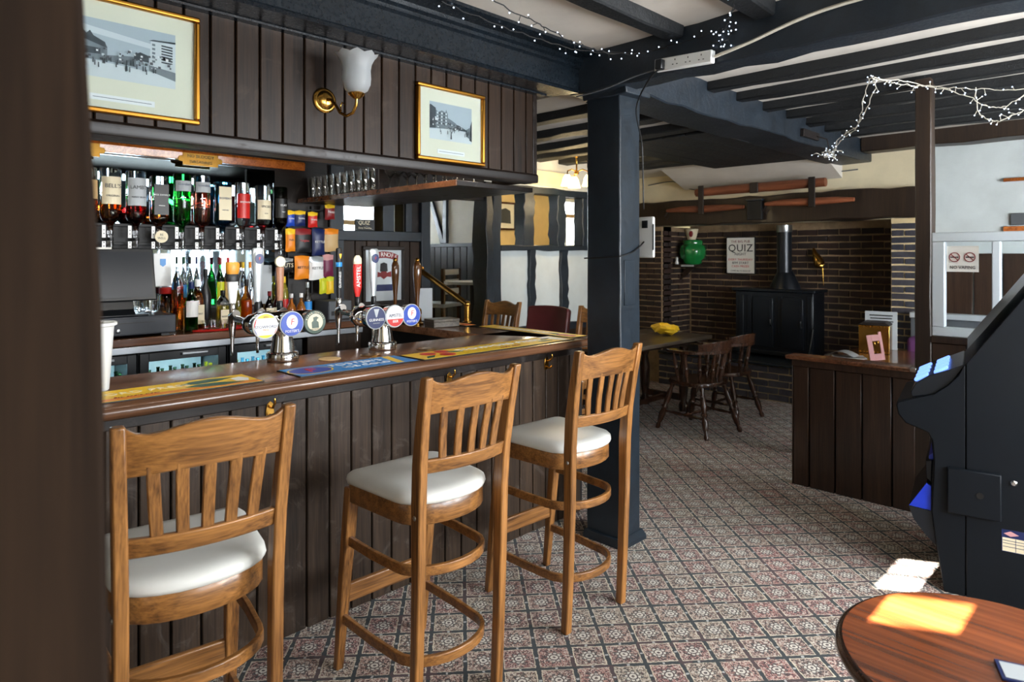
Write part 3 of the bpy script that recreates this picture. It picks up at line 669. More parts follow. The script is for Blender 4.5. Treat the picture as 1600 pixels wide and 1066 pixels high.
# bottle coolers
def cooler(label, loc):
    t = thing('bottle_cooler', label, 'fridge', loc, 90, 'glass-doored bottle coolers under the back counter')
    MB().box(-.235, .03, .05, .235, .37, .07).box(-.235, .03, .985, .235, .37, 1.01).box(-.235, .03, .07, -.215, .37, .985).box(.215, .03, .07, .235, .37, .985).box(-.215, .355, .07, .215, .37, .985).build('body', 'black_plastic', t, smooth=0)
    MB().box(-.21, .34, .08, .21, .352, .98).build('liner', 'white_plastic', t, smooth=0)
    d = MB().box(-.23, 0, .06, -.185, .028, 1.01).box(.185, 0, .06, .23, .028, 1.01).box(-.185, 0, .965, .185, .028, 1.01).box(-.185, 0, .06, .185, .028, .11).build('door', 'black_plastic', t, bevel=.002)
    MB().box(-.02, -.022, .988, .12, -.012, 1.0).box(-.02, -.014, .99, -.005, .0, .998).box(.105, -.014, .99, .12, .0, .998).build('handle', 'steel', d, bevel=.002)
    MB().box(-.185, .008, .11, .185, .013, .965).build('pane', 'pane', d, smooth=0)
    MB().box(-.2, .033, .966, .2, .06, .98).build('strip_light', 'fridge_strip', t, smooth=0)
    MB().box(-.213, .05, .70, .213, .345, .706).build('wire_shelf', 'steel', t, smooth=0)
    return t
c1 = cooler('left-hand bottle cooler nearest the white tub', (-3.965, .875, 0))
c2_ = dup(c1, (-3.965, 1.352, 0), 90, 'middle bottle cooler with a yellow bottle at its right')
c3 = dup(c1, (-3.965, 1.835, 0), 90, 'bottle cooler with pale bottles behind the first beer font')
def bottle_mesh(r, h, neck=.3, mat_='dark_glass', n=12):
    return MB().lathe([(r*.9, 0), (r, .006), (r, h*(1-neck-.16)), (r*.8, h*(1-neck-.06)), (r*.36, h*(1-neck+.06)), (r*.3, h*.96), (r*.36, h*.965), (r*.36, h)], n)
fm = bottle_mesh(.028, .205).mesh('bottle', 'dark_glass', 50); fb = bottle_mesh(.028, .205).mesh('bottle', 'blue_glass', 50); fy = bottle_mesh(.028, .205).mesh('bottle', 'yellow_drink', 50)
for y0, me, lab in ((.875, fm, 'dark beer bottle standing inside the left-hand cooler'), (1.352, fm, 'dark beer bottle standing inside the middle cooler'), (1.835, fb, 'pale blue bottle standing inside the cooler behind the first font')):
    for i in range(6):
        for j in range(2):
            q = me if not (y0 == 1.352 and i == 5) and not (y0 == 1.835 and i == 0) else fy
            o = inst(q, 'bottle', None, (-4.03-j*.07, y0-.165+i*.066, .7065))
            l2 = lab if q is not fy else ('yellow bottle at the end of the middle cooler' if y0 == 1.352 else 'yellow bottle at the end of the cooler behind the first font')
            tag(o, l2, 'bottle', 'bottles in the coolers')

# till
t = thing('till', 'black till with touch screen standing on a cash drawer', 'till', (-4.10, 1.0, 1.1015), 90)
dr = MB().box(-.33, -.12, .012, .31, .23, .115).build('cash_drawer', 'till_blue', t, bevel=.005)
MB().box(-.32, -.123, .02, .30, -.12, .105).build('drawer_front', 'till_blue', dr, bevel=.003)
MB().box(-.05, -.126, .078, .20, -.1225, .083).build('slot', 'black', dr); MB().lathe([(.011, 0), (.011, .006), (.006, .008)], 12).build('lock', 'steel', dr, loc=(.02, -.1225, .04), rot=(R(90), 0, 0))
for x in (-.28, .26): MB().box(x-.02, -.1, 0, x+.02, .2, .012).build('foot', 'black_plastic', t)
MB().prism([(-.09, .115), (.09, .115), (.06, .15), (.04, .26), (0, .26), (-.04, .15)], -.12, .12, 0).build('stand', 'black_plastic', t, bevel=.004)
sc = MB().prism([(-.045, .195), (.01, .19), (.075, .47), (.03, .485)], -.27, .235, 0).build('monitor', 'black_plastic', t, bevel=.006)
m = MB(); m.quad((-.25, -.0435, .213), (.215, -.0435, .213), (.215, .0225, .465), (-.25, .0225, .465)); m.v = [(x, y-.003, z) for x, y, z in m.v]; m.build('screen', 'stove_black', sc, smooth=0)
MB().box(-.09, .0, .478, .02, .055, .488).build('receipt_slip', 'paper', t)
MB().box(-.16, -.09, .115, .18, .0, .123).build('keyboard_shelf', 'black_plastic', t, bevel=.003)
# tub on the counter, tray, glasses, dispenser, opener plate
t = MB().lathe([(.058, 0), (.062, .004), (.078, .235), (.088, .24), (.088, .25), (.08, .25), (.072, .235), (.056, .01), (0, .01)], 24).build('plastic_tub', 'white_plastic', smooth=40, loc=(-2.80, .625, 1.052)); tag(t, 'tall white plastic tub at the counter end by the door post', 'tub')
t = MB().lathe([(.165, 0), (.17, .002), (.175, .012), (.17, .012), (.165, .005), (0, .005)], 24, squash=.55).build('red_tray', 'red', smooth=40, loc=(-4.07, 1.565, 1.1015), rot=(0, 0, R(90))); tag(t, 'red tray of shot glasses on the back counter', 'tray')
gm = MB().lathe([(.017, 0), (.024, .055), (.0225, .055), (.0155, .006), (0, .006)], 12).mesh('shot_glass', 'glass', 50)
for y, x in ((1.50, -4.05), (1.545, -4.02), (1.59, -4.015), (1.635, -4.02), (1.555, -4.10)):
    tag(inst(gm, 'shot_glass', None, (x, y, 1.1075)), 'small clear shot glass standing on the red tray', 'glass', 'shot glasses on the red tray')
tm = MB().lathe([(.034, 0), (.038, .1), (.036, .1), (.032, .008), (0, .008)], 14).mesh('tumbler', 'glass', 50)
for y, x, l in ((1.17, -4.24, 'clear tumbler on the cash drawer nearest the till screen'), (1.265, -4.25, 'clear tumbler at the right end of the cash drawer'), (1.352, -4.155, 'clear tumbler on the counter beside the cash drawer')):
    tag(inst(tm, 'tumbler', None, (x, y, 1.1015 if y > 1.315 else 1.2175)), l, 'glass', 'tumblers by the till')
t = thing('storage_jar', 'red lidded jar behind the tumblers on the back counter', 'jar', (-4.285, 1.365, 1.1015))
MB().lathe([(.045, 0), (.047, .01), (.047, .2), (.04, .215)], 16).build('jar', 'glass', t, smooth=40); MB().lathe([(.047, .215), (.049, .22), (.049, .25), (.0, .255)], 16).build('lid', 'red', t, smooth=40)
t = thing('wall_dispenser', 'white box dispenser with blue shield right of the till screen', 'dispenser', (-4.31, 1.335, 1.36), 90)
MB().prism([(-.05, 0), (.05, 0), (.052, .19), (.05, .2), (-.05, .2), (-.052, .19)], -.03, .03, 1).build('case', 'white_plastic', t, bevel=.004)
MB().prism([(-.016, .13), (-.016, .165), (.016, .165), (.016, .13), (0, .118)], -.032, -.029, 1).build('shield', 'sky_blue', t, smooth=0)
t = thing('opener_plate', 'grey metal plate fixed behind the beer font taps', 'plate', (-4.335, 1.96, 1.34), 90)
MB().box(-.075, -.006, -.12, .075, .006, .14).build('plate', 'pale_grey', t, bevel=.004)
for x in (-.06, .06):
    for z in (-.1, .12): MB().ball((x, -.007, z), .006, 6).build('screw', 'steel', t)

# loose bottles on the back counter
def bottle(label, x, y, z, h, r, glass, liquid=None, fill=.6, lab=None, cap=None, sq=0, text_=None, tcol='black', lz=(.12, .5), neck=.3, grp='loose bottles on the back counter'):
    t = thing('bottle', label, 'bottle', (x, y, z), 90, grp)
    def prof(k, lo): return [(r*.9*k, lo), (r*k, lo+.006), (r*k, h*(1-neck-.16)), (r*.8*k, h*(1-neck-.06)), (r*.36*k, h*(1-neck+.06)), (r*.3*k, h*.95)]
    MB().lathe(prof(1, 0)+[(r*.36, h*.955), (r*.36, h*.97)], 14, sq=sq).build('bottle_glass', glass, t, smooth=50)
    if liquid:
        top = h*fill; p = [q for q in prof(.93, .004) if q[1] < top]; p.append((p[-1][0], top)); MB().lathe(p, 12, sq=sq).build('liquid', liquid, t, smooth=50)
    if lab:
        m = MB(); n = 8; a = 1.15; g = []
        for i in range(n+1):
            q = -PI/2-a+2*a*i/n
            if sq: c, d = (-1+2*i/n)*r*.8, -r*1.18
            else: c, d = r*1.015*math.cos(q), r*1.015*math.sin(q)
            g.append(m.pts([(c, d, h*lz[0]), (c, d, h*lz[1])]))
        for u, v in zip(g, g[1:]): m.fc((u, v, v+1, u+1))
        l = m.build('label', lab, t, smooth=60, recalc=False) if False else inst(m.mesh('label', lab, 60, False), 'label', t)
        if text_:
            wid = len(text_)*.62; sz = min(r*1.5/wid*1.0, .03); text(text_, sz, l, (0, -r*(1.2 if sq else 1.05)-.0008, h*(lz[0]+lz[1])/2+sz*.2), FR, tcol)
    if cap: MB().lathe([(r*.4, h*.86), (r*.42, h*.865), (r*.42, h*1.0), (r*.3, h*1.005)], 10).build('cap', cap, t, smooth=40)
    return t
ZC, ZS = 1.1015, 1.2265
bottle('tall square bottle of red spirit beside the till drawer', -4.20, 1.389, ZC, .39, .032, 'glass', 'whisky', .62, None, None, .4, neck=.18)
bottle('dark green bottle with pale and blue label right of the cash drawer', -4.06, 1.42, ZC, .29, .036, 'green_glass', 'dark_glass', .55, 'white', 'navy', lz=(.3, .62), neck=.28)
bottle('amber bottle with square white label at the tray edge', -4.15, 1.485, ZC, .30, .034, 'amber', None, .5, 'cream_label', 'white', .5, 'SPIRIT', neck=.24)
bottle('clear squat bottle of pale spirit with cream label', -4.12, 1.625, ZC, .23, .036, 'glass', 'yellow_drink', .6, 'cream_label', 'black', .6, 'RESERVE', neck=.2)
bottle('tall black bottle behind the cream labelled spirit', -4.20, 1.552, ZC, .36, .033, 'black_plastic', None, .5, None, 'black', neck=.3)
bottle('orange spirit bottle with long neck behind the silver tap', -4.19, 1.80, ZC, .29, .034, 'amber', 'orange_juice', .55, None, 'black', neck=.32)
for i, (y, c) in enumerate(((1.453, 'leaf_green'), (1.49, 'black'), (1.528, 'navy'))):
    bottle(('small clear bottle with green cap on the step shelf', 'small clear bottle with black cap on the step shelf', 'small clear bottle with navy cap on the step shelf')[i], -4.28, y, ZS, .31, .018, 'glass', 'yellow_drink' if i else 'whisky', .3, ('sky_blue', 'navy', 'purple')[i], c, lz=(.2, .45), neck=.3)
bottle('green bottle with dark red cap on the step shelf', -4.27, 1.667, ZS, .305, .025, 'green_glass', None, .5, 'lime', 'dark_red', neck=.32)
bottle('amber bottle with red cap on the step shelf', -4.27, 1.716, ZS, .305, .024, 'amber', 'whisky', .5, 'tan', 'red', neck=.36)
for i, (y, c) in enumerate(((1.765, 'lime'), (1.812, 'yellow'), (1.858, 'orange'))):
    bottle('small clear mixer bottle with %s cap on the step shelf' % ('green', 'yellow', 'orange')[i], -4.27, y, ZS, .275, .022, 'glass', None, .5, None, c, neck=.3)
bottle('thin pale yellow bottle behind the amber tap handle', -4.17, 1.735, ZC, .285, .022, 'glass', 'yellow_drink', .8, None, None, neck=.3)
for i, (y, hh) in enumerate(((1.865, .215), (1.929, .212), (1.989, .21))):
    bottle('short brown bottle %s the grey metal plate' % ('left of', 'below', 'right of')[i], -4.16+.02*(i % 2), y, ZC, hh, .028, 'brown_glass', None, .5, 'cream_label', ('black', 'dark_red', 'black')[i], neck=.28)
bottle('juice bottle of orange drink, left of its pair', -4.14, 2.078, ZC, .19, .029, 'glass', 'orange_juice', .82, None, 'white', neck=.35)
bottle('juice bottle of orange drink, right of its pair', -4.14, 2.148, ZC, .19, .029, 'glass', 'orange_juice', .82, None, 'white', neck=.35)
bottle('clear bottle with blue label beside the juice bottles', -4.2, 2.225, ZC, .26, .03, 'glass', None, .5, 'sky_blue', 'silver_foil', neck=.3)
bottle('yellow capped squash bottle behind the juice bottles', -4.27, 2.09, ZC, .30, .03, 'yellow_drink', None, .5, 'red', 'yellow', neck=.2)
t = thing('card_machine', 'grey box with blue light under the crisp rack', 'machine', (-4.2, 2.42, 1.1015), 90)
MB().box(-.09, -.1, 0, .09, .1, .13).build('case', 'mid_grey', t, bevel=.008); MB().box(-.07, -.103, .03, .07, -.1, .06).build('panel', 'black_plastic', t); MB().ball((0, -.103, .02), .006, 6).build('lamp', 'screen_blue', t)

# ---- optics: rail and upturned bottles
orl = thing('optic_rail', 'black double rail carrying the upturned spirit bottles', 'rail', (-4.30, 1.4, 1.6), 90)
for z in (.005, .112): MB().box(-.95, -.03, z, .74, -.018, z+.016).build('bar', 'black_matte', orl, bevel=.002)
MB().box(-.95, -.004, -.02, .74, .04, .13).build('backboard', 'black_matte', orl, bevel=.002)
def optic(label, y, r, h, glass, liq, level, lab, txt, tcol='black', sq=0, lz=(.45, .85), tsize=.02, shear=0, sx=1, squash=1, sub=None, shoulder=.068):
    h += .035
    t = thing('optic_bottle', label, 'bottle', (-4.245, y, 1.585), 90, 'upturned bottles on the optic rail')
    b0 = .10
    def prof(k, top): return [(.013*k, b0), (.014*k, b0+.025), (.018*k, b0+.038), (r*.8*k, b0+shoulder-.008), (r*k, b0+shoulder+.012), (r*k, top-.008), (r*.92*k, top)]
    MB().lathe(prof(1, b0+h), 18, sq=sq, squash=squash).build('bottle_glass', glass, t, smooth=50)
    if liq:
        p = [q for q in prof(.92, b0+h*level) if q[1] <= b0+h*level]; p = [(a, max(z, b0+.004)) for a, z in p]
        MB().lathe(p, 16, sq=sq, squash=squash).build('liquid', liq, t, smooth=50)
    if lab:
        m = MB(); a = 1.1; g = []; n = 8
        for i in range(n+1):
            q = -PI/2-a+2*a*i/n
            c, d = ((-1+2*i/n)*r*.82, -r*squash*(1.03 if squash < 1 else 1.0)) if sq else (r*1.012*math.cos(q), r*1.012*math.sin(q)*squash)
            if sq and squash == 1: d = -r*1.02
            g.append(m.pts([(c, d, b0+h*lz[0]), (c, d, b0+h*lz[1])]))
        for u, v in zip(g, g[1:]): m.fc((u, v, v+1, u+1))
        l = inst(m.mesh('label', lab, 60, False), 'label', t)
        yy = -r*squash*1.03-.002
        text(txt, tsize, l, (0, yy, b0+h*(lz[0]*.35+lz[1]*.65)), FR, tcol, shear=shear, sx=sx)
        if sub: text(sub, tsize*.5, l, (0, yy, b0+h*(lz[0]*.7+lz[1]*.3)), FR, tcol)
    op = MB().lathe([(.008, -.03), (.008, .0), (.016, .004), (.017, .045), (.012, .05), (.012, .075), (.017, .08), (.017, .10)], 12).build('optic', 'glass', t, smooth=40)
    MB().lathe([(.017, .045), (.018, .047), (.018, .06), (.017, .062)], 12).build('collar', 'black_plastic', op, smooth=40)
    MB().box(-.012, -.028, -.005, .012, -.012, .0).build('push_bar', 'black_plastic', op)
    pc = MB().box(-.046, -.02, .0, -.028, -.017, .04).box(-.046, -.02, .06, -.028, -.017, .13).build('price_tag', 'white', t)
    for z in (.01, .03, .08, .1): MB().box(-.039, -.021, z, -.034, -.0199, z+.006).build('dot', 'black', pc)
    return t
optic('upturned bottle at the left end of the rail, behind the door post', .935, .052, .31, 'glass', 'whisky', .5, 'tan', 'XX', lz=(.5, .8))
optic('upturned whisky bottle with a cream label and half full', 1.05, .053, .315, 'glass', 'whisky', .45, 'cream_label', "BELL'S", tsize=.031, lz=(.42, .86), sub='ORIGINAL')
optic('upturned dark red rum bottle with a pale blue label', 1.18, .053, .31, 'glass', 'rum', .42, 'pale_grey', "LAMB'S", tsize=.029, lz=(.42, .88), sub='NAVY RUM')
optic('upturned square whiskey bottle with a black label', 1.303, .047, .29, 'glass', 'whisky', .33, 'black', "JACK DANIEL'S", 'white', .9, tsize=.0135, lz=(.3, .85), sub='TENNESSEE', shoulder=.06)
optic('upturned bright green gin bottle', 1.432, .049, .315, 'green_glass', None, .7, 'pale_grey', "Gordon's", 'navy', lz=(.7, .88), tsize=.022, shear=.3, shoulder=.058)
optic('upturned pink gin bottle', 1.547, .048, .315, 'glass', 'pink_gin', .72, 'pale_grey', "Gordon's", 'navy', lz=(.7, .88), tsize=.022, shear=.3, shoulder=.058)
optic('upturned square pale blue gin bottle', 1.671, .047, .285, 'blue_glass', 'blue_glass', .95, 'cream_label', 'BOMBAY', 'navy', .9, lz=(.25, .9), tsize=.019, shoulder=.06, sub='SAPPHIRE')
optic('upturned clear vodka bottle with a red label', 1.797, .045, .29, 'glass', None, .3, 'red', 'SMIRNOFF', 'white', tsize=.015, lz=(.3, .78))
optic('upturned clear bottle with an orange and cream label', 1.932, .05, .28, 'glass', 'rum', .2, 'cream_label', 'SPICED', 'black', tsize=.02, lz=(.3, .7), sub='RUM')
optic('upturned dark green bottle at the right end of the rail', 2.052, .047, .28, 'dark_glass', 'dark_glass', .9, 'black', 'ISLAY', 'white', tsize=.018, lz=(.35, .75), sub='MALT')
bdg = thing('bar_badge', 'round cream badge clipped below the square whiskey bottle', 'badge', (-4.205, 1.303, 1.655), 90)
MB().lathe([(.034, 0), (.036, .002), (.036, .006), (0, .007)], 20).build('disc', 'cream_label', bdg, rot=(R(90), 0, 0), smooth=40); text('BE', .018, bdg, (0, -.0076, .011), FR, 'black'); text('WELL', .018, bdg, (0, -.0076, -.009), FR, 'black')
# orange varnished rail with the brass plaques
pr = thing('varnished_rail', 'orange varnished rail along the top of the back wall', 'rail', (-4.315, 1.35, 2.16), 90)
MB().prism([(-.035, -.03), (.03, -.03), (.03, .03), (-.03, .03), (-.04, .015)], -1.0, .90, 0).build('rail', 'rail_wood', pr, bevel=.003)
def plaque(y, label, l1, l2):
    t = thing('brass_plaque', label, 'plaque', (-4.357, y, 2.135), 90)
    w, h = .105, .038
    MB().prism([(-w, -h), (w, -h), (w, -h*.5), (w+.022, -h*.4), (w+.028, 0), (w+.022, h*.4), (w, h*.5), (w, h), (-w, h), (-w, h*.5), (-w-.022, h*.4), (-w-.028, 0), (-w-.022, -h*.4), (-w, -h*.5)], -.086, -.080, 1).build('plate', 'brass', t, bevel=.0015)
    text(l1, .027, t, (0, -.0868, .018), FR, 'black', ext=.001); text(l2, .027, t, (0, -.0868, -.016), FR, 'black', ext=.001)
plaque(1.55, 'brass plaque on the orange rail above the bottles', 'NO BLOODY', 'SWEARING')
plaque(.90, 'brass plaque at the left end of the orange rail', 'PRIVATE', 'BAR')

# ---- crisps
rk = thing('crisp_rack', 'wire rack on the back wall hung with crisp packets', 'rack', (-4.33, 2.26, 1.6), 90)
for z in (.26, .14, -.05, -.2): MB().box(-.13, -.035, z, .20, -.028, z+.006).build('rail', 'black_matte', rk)
for x in (-.125, .05, .192): MB().box(x, -.03, -.32, x+.008, .0, .29).build('upright', 'black_matte', rk)
def packet(label, y, z, w, h, main, band, txt=None, tcol='white', x=-4.24):
    t = thing('crisp_packet', label, 'crisps', (x, y, z), 90, 'crisp packets hung behind the bar')
    m = MB(); nx, nz = 8, 8; F = []; B = []
    for sgn, L in ((-1, F), (1, B)):
        for j in range(nz+1):
            v = -1+2*j/nz
            for i in range(nx+1):
                u = -1+2*i/nx
                d = .018*max(0, 1-u*u)**.6*max(0, 1-v**4)**.7+.0015*math.sin(u*9+j)*(abs(v) > .5)
                L.append(m.pts([(u*w/2*(1-.06*(1-v*v)), sgn*d, v*h/2+.003*math.sin(u*3+j))]))
    for L, s in ((F, 1), (B, -1)):
        for j in range(nz):
            for i in range(nx):
                a = L[j*(nx+1)+i]; m.mat(1 if j >= nz*.68 and band else 0)
                m.fc((a, a+1, a+nx+2, a+nx+1) if s > 0 else (a, a+nx+1, a+nx+2, a+1))
    inst(m.mesh('packet', [main, band or main], 60, False), 'packet', t)
    if txt: text(txt, min(w*1.35/len(txt), .05), t, (0, -.0215, .0), FR, tcol, ext=.0005)
    return t
packet('blue packet with a yellow top, left of the top row', 2.12, 1.794, .068, .105, 'blue', 'yellow', 'Smiths')
packet('navy packet with a yellow top, second in the top row', 2.193, 1.797, .078, .105, 'navy', 'yellow', 'Smiths')
packet('red packet with a yellow top, third in the top row', 2.286, 1.792, .074, .105, 'red', 'yellow', 'Smiths')
packet('brown packet with a yellow top, right end of the top row', 2.418, 1.851, .08, .106, 'dark_red', 'yellow', 'Nuts')
packet('orange packet, left of the second row', 2.122, 1.648, .072, .155, 'orange', 'yellow', 'Puffs', 'black')
packet('black packet with red writing in the second row', 2.215, 1.645, .122, .166, 'black', 'dark_red', 'Twiglets', 'red')
packet('deep navy packet in the second row', 2.330, 1.638, .1, .186, 'navy', None, 'KETTLE')
packet('tan paper packet, right of the second row', 2.429, 1.653, .116, .162, 'tan', 'orange', None)
packet('black and silver nut packet in the third row', 2.085, 1.477, .113, .098, 'black', 'silver_foil', 'NUTS', 'cream_label')
packet('orange packet in the third row', 2.205, 1.462, .11, .16, 'orange', None, 'KETTLE', 'black')
packet('white packet in the third row', 2.315, 1.456, .116, .162, 'white', 'silver_foil', 'KETTLE', 'black')
packet('pink and maroon packet, right of the third row', 2.403, 1.473, .086, .155, 'maroon', 'pink', None)
packet('lime packet at the bottom of the rack', 2.364, 1.331, .056, .11, 'lime', None, None)
packet('lime and yellow packet, lowest right of the rack', 2.42, 1.334, .06, .12, 'yellow', 'lime', None)

# ---- glass shelf over the return, with glasses
gs = thing('glass_shelf', 'dark shelf of drinking glasses running out above the return counter', 'shelf', (-3.47, 2.5, 1.9))
MB().box(-.865, -.27, .008, .84, .30, .036).build('board', 'dark_trim', gs, bevel=.003)
MB().box(-.865, -.278, .006, .84, -.27, .038).build('lipping', 'mahogany', gs, bevel=.002)
MB().box(.04, -.24, .036, .075, .25, .335).build('divider', 'dark_trim', gs, bevel=.003)
pg = MB().lathe([(.029, 0), (.033, .006), (.031, .03), (.036, .1), (.04, .145), (.038, .145), (.033, .1), (.028, .03), (.027, .008), (0, .008)], 14).mesh('pint_glass', 'glass', 50)
for i in range(10):
    for j in range(3): tag(inst(pg, 'pint_glass', None, (-4.24+i*.083, 2.29+j*.1, 1.9365)), 'clear pint glass in the crowd on the left half of the shelf', 'glass', 'pint glasses on the shelf')
wg = MB().lathe([(.03, 0), (.03, .003), (.005, .01), (.004, .07), (.012, .078), (.036, .105), (.039, .13), (.034, .165), (.032, .165), (.036, .13), (.033, .107), (0, .082)], 14).mesh('wine_glass', 'glass', 50)
for i in range(8):
    for j in range(2): tag(inst(wg, 'wine_glass', None, (-3.33+i*.088, 2.3+j*.12, 1.9365)), 'clear stemmed glass on the right half of the shelf', 'glass', 'stemmed glasses on the shelf')

# ---- quiz sign and pub mirror on the back wall
t = thing('quiz_sign', 'small black quiz sign standing on the ledge before the lit opening', 'sign', (-4.33, 2.76, 1.7305), 90)
MB().box(-.085, -.006, 0, .085, .004, .085).build('board', 'black', t, bevel=.001)
text('QUIZ', .042, t, (-.01, -.0066, .058), FR, 'cream_label', shear=.15); text('Every Thursday', .018, t, (0, -.0066, .02), FR, 'cream_label')
for i in range(16): MB().ball((-.078+(i*37 % 157)/1000, -.0066, .008+(i*53 % 70)/1000), .0022, 4).build('star', 'white', t)
t = thing('pub_mirror', 'framed drinks mirror with a red banner on the dark wall', 'mirror', (-4.337, 2.93, 1.39), 90)
MB().box(-.19, -.02, -.225, .19, 0, -.195).box(-.19, -.02, .195, .19, 0, .225).box(-.19, -.02, -.195, -.165, 0, .195).box(.165, -.02, -.195, .19, 0, .195).build('frame', 'dark_trim', t, bevel=.004)
MB().box(-.165, -.008, -.195, .165, -.004, .195).build('glass', 'silver_foil', t, smooth=0)
m = MB(); g = []
for i in range(17):
    u = -1+2*i/16; g.append(m.pts([(u*.13, -.0095, .105+.03*(1-u*u)), (u*.135, -.0095, .155+.03*(1-u*u))]))
for a, b in zip(g, g[1:]): m.fc((a, b, b+1, a+1))
inst(m.mesh('banner', 'dark_red', 0, False), 'banner', t)
for i, ch in enumerate('SMIRNOFF'):
    u = -.84+1.68*i/7; text(ch, .046, t, (u*.13, -.0105, .13+.03*(1-u*u)), (R(90), R(u*14), 0), 'white')
MB().box(-.10, -.0095, -.12, .10, -.009, -.07).build('blue_panel', 'navy', t, smooth=0); MB().prism([(-.11, -.02), (-.03, -.01), (0, -.03), (.03, -.01), (.12, -.02), (.09, .04), (.03, .02), (0, .07), (-.03, .02), (-.09, .04)], -.0095, -.009, 1).build('red_emblem', 'dark_red', t, smooth=0)
MB().prism([(-.035, .03), (.035, .03), (.03, .09), (0, .1), (-.03, .09)], -.0105, -.0097, 1).build('dark_emblem', 'black', t, smooth=0)

# ---- beer fonts
def disc(parent, loc, r, ring, face, extra):
    o = MB().lathe([(r*.98, 0), (r*1.06, .004), (r*1.06, .012), (r*.99, .014)], 28).build('badge', ring, parent, smooth=40, loc=loc, rot=(R(90), 0, 0))
    MB().lathe([(r*.99, .0141), (r*.97, .0155), (0, .0157)], 28).build('badge_face', face, o, smooth=0)
    extra(o, r); return o
FZ = (0, 0, 0)
def half(o, r, a0, a1, mat_, z=.0162, k=.97):
    n = 14; m = MB(); p = [(r*k*math.cos(R(a0+(a1-a0)*i/n)), r*k*math.sin(R(a0+(a1-a0)*i/n)), z) for i in range(n+1)]; m.quad(*p); inst(m.mesh('band', mat_, 0, False), 'band', o)
def cider(o, r):
    half(o, r, 40, 140, 'yellow'); half(o, r, 230, 310, 'lime'); half(o, r, 140, 190, 'red'); half(o, r, 190, 225, 'blue'); half(o, r, 312, 350, 'red')
    m = MB(); m.quad(*[(.5*r*q[0], .5*r*q[1], .0164) for q in ((-1.62, .68), (-1.62, -.85), (1.62, -.85), (1.62, .68))]); inst(m.mesh('panel', 'white', 0, False), 'panel', o)
    text('STOWFORD', r*.33, o, (0, -r*.08, .0168), FZ, 'navy'); text('PRESS', r*.2, o, (0, -r*.33, .0168), FZ, 'orange'); text('APPLE', r*.16, o, (0, r*.72, .0168), FZ, 'dark_green')
def lager(o, r):
    MB().lathe([(r*.5, .0158), (r*.42, .0165), (0, .0166)], 20, squash=1.15).build('oval', 'white', o, smooth=0, loc=(0, r*.18, 0))
    text('F', r*.72, o, (0, r*.16, .0172), FZ, 'red', shear=.1); text("FOSTER'S", r*.3, o, (0, -r*.6, .0164), FZ, 'white')
def italian(o, r):
    MB().lathe([(r*.72, .0158), (r*.70, .0163), (0, .0164)], 24).build('disc', 'cream_label', o, smooth=0)
    for i, ch in enumerate('BIRRA MORETTI'):
        a = R(160-140*i/12); text(ch, r*.2, o, (r*.84*math.cos(a), r*.84*math.sin(a), .0164), (0, 0, a-PI/2), 'cream_label')
    MB().prism([(-.3*r, -.5*r), (.35*r, -.5*r), (.3*r, .0), (.12*r, .12*r), (.2*r, .3*r), (.35*r, .34*r), (.1*r, .5*r), (-.2*r, .42*r), (-.18*r, .15*r), (-.35*r, 0)], .0164, .0168, 2).build('figure', 'dark_green', o, smooth=0)
    text("L'AUTENTICA", r*.15, o, (0, -r*.6, .0168), FZ, 'black')
def stout(o, r):
    MB().prism([(-.28*r, .8*r), (.3*r, .8*r), (.05*r, .05*r), (-.05*r, .05*r)], .0158, .0166, 2).build('harp', 'pale_grey', o, smooth=0)
    text('GUINNESS', r*.34, o, (0, -r*.2, .0166), FZ, 'white'); text('DRAUGHT', r*.15, o, (0, -r*.5, .0166), FZ, 'pale_grey')
def dutch(o, r):
    half(o, r, 195, 345, 'red', .0162, .95); text('AMSTEL', r*.42, o, (0, r*.08, .0168), FZ, 'navy'); text('BIER', r*.34, o, (0, -r*.48, .0168), FZ, 'white')
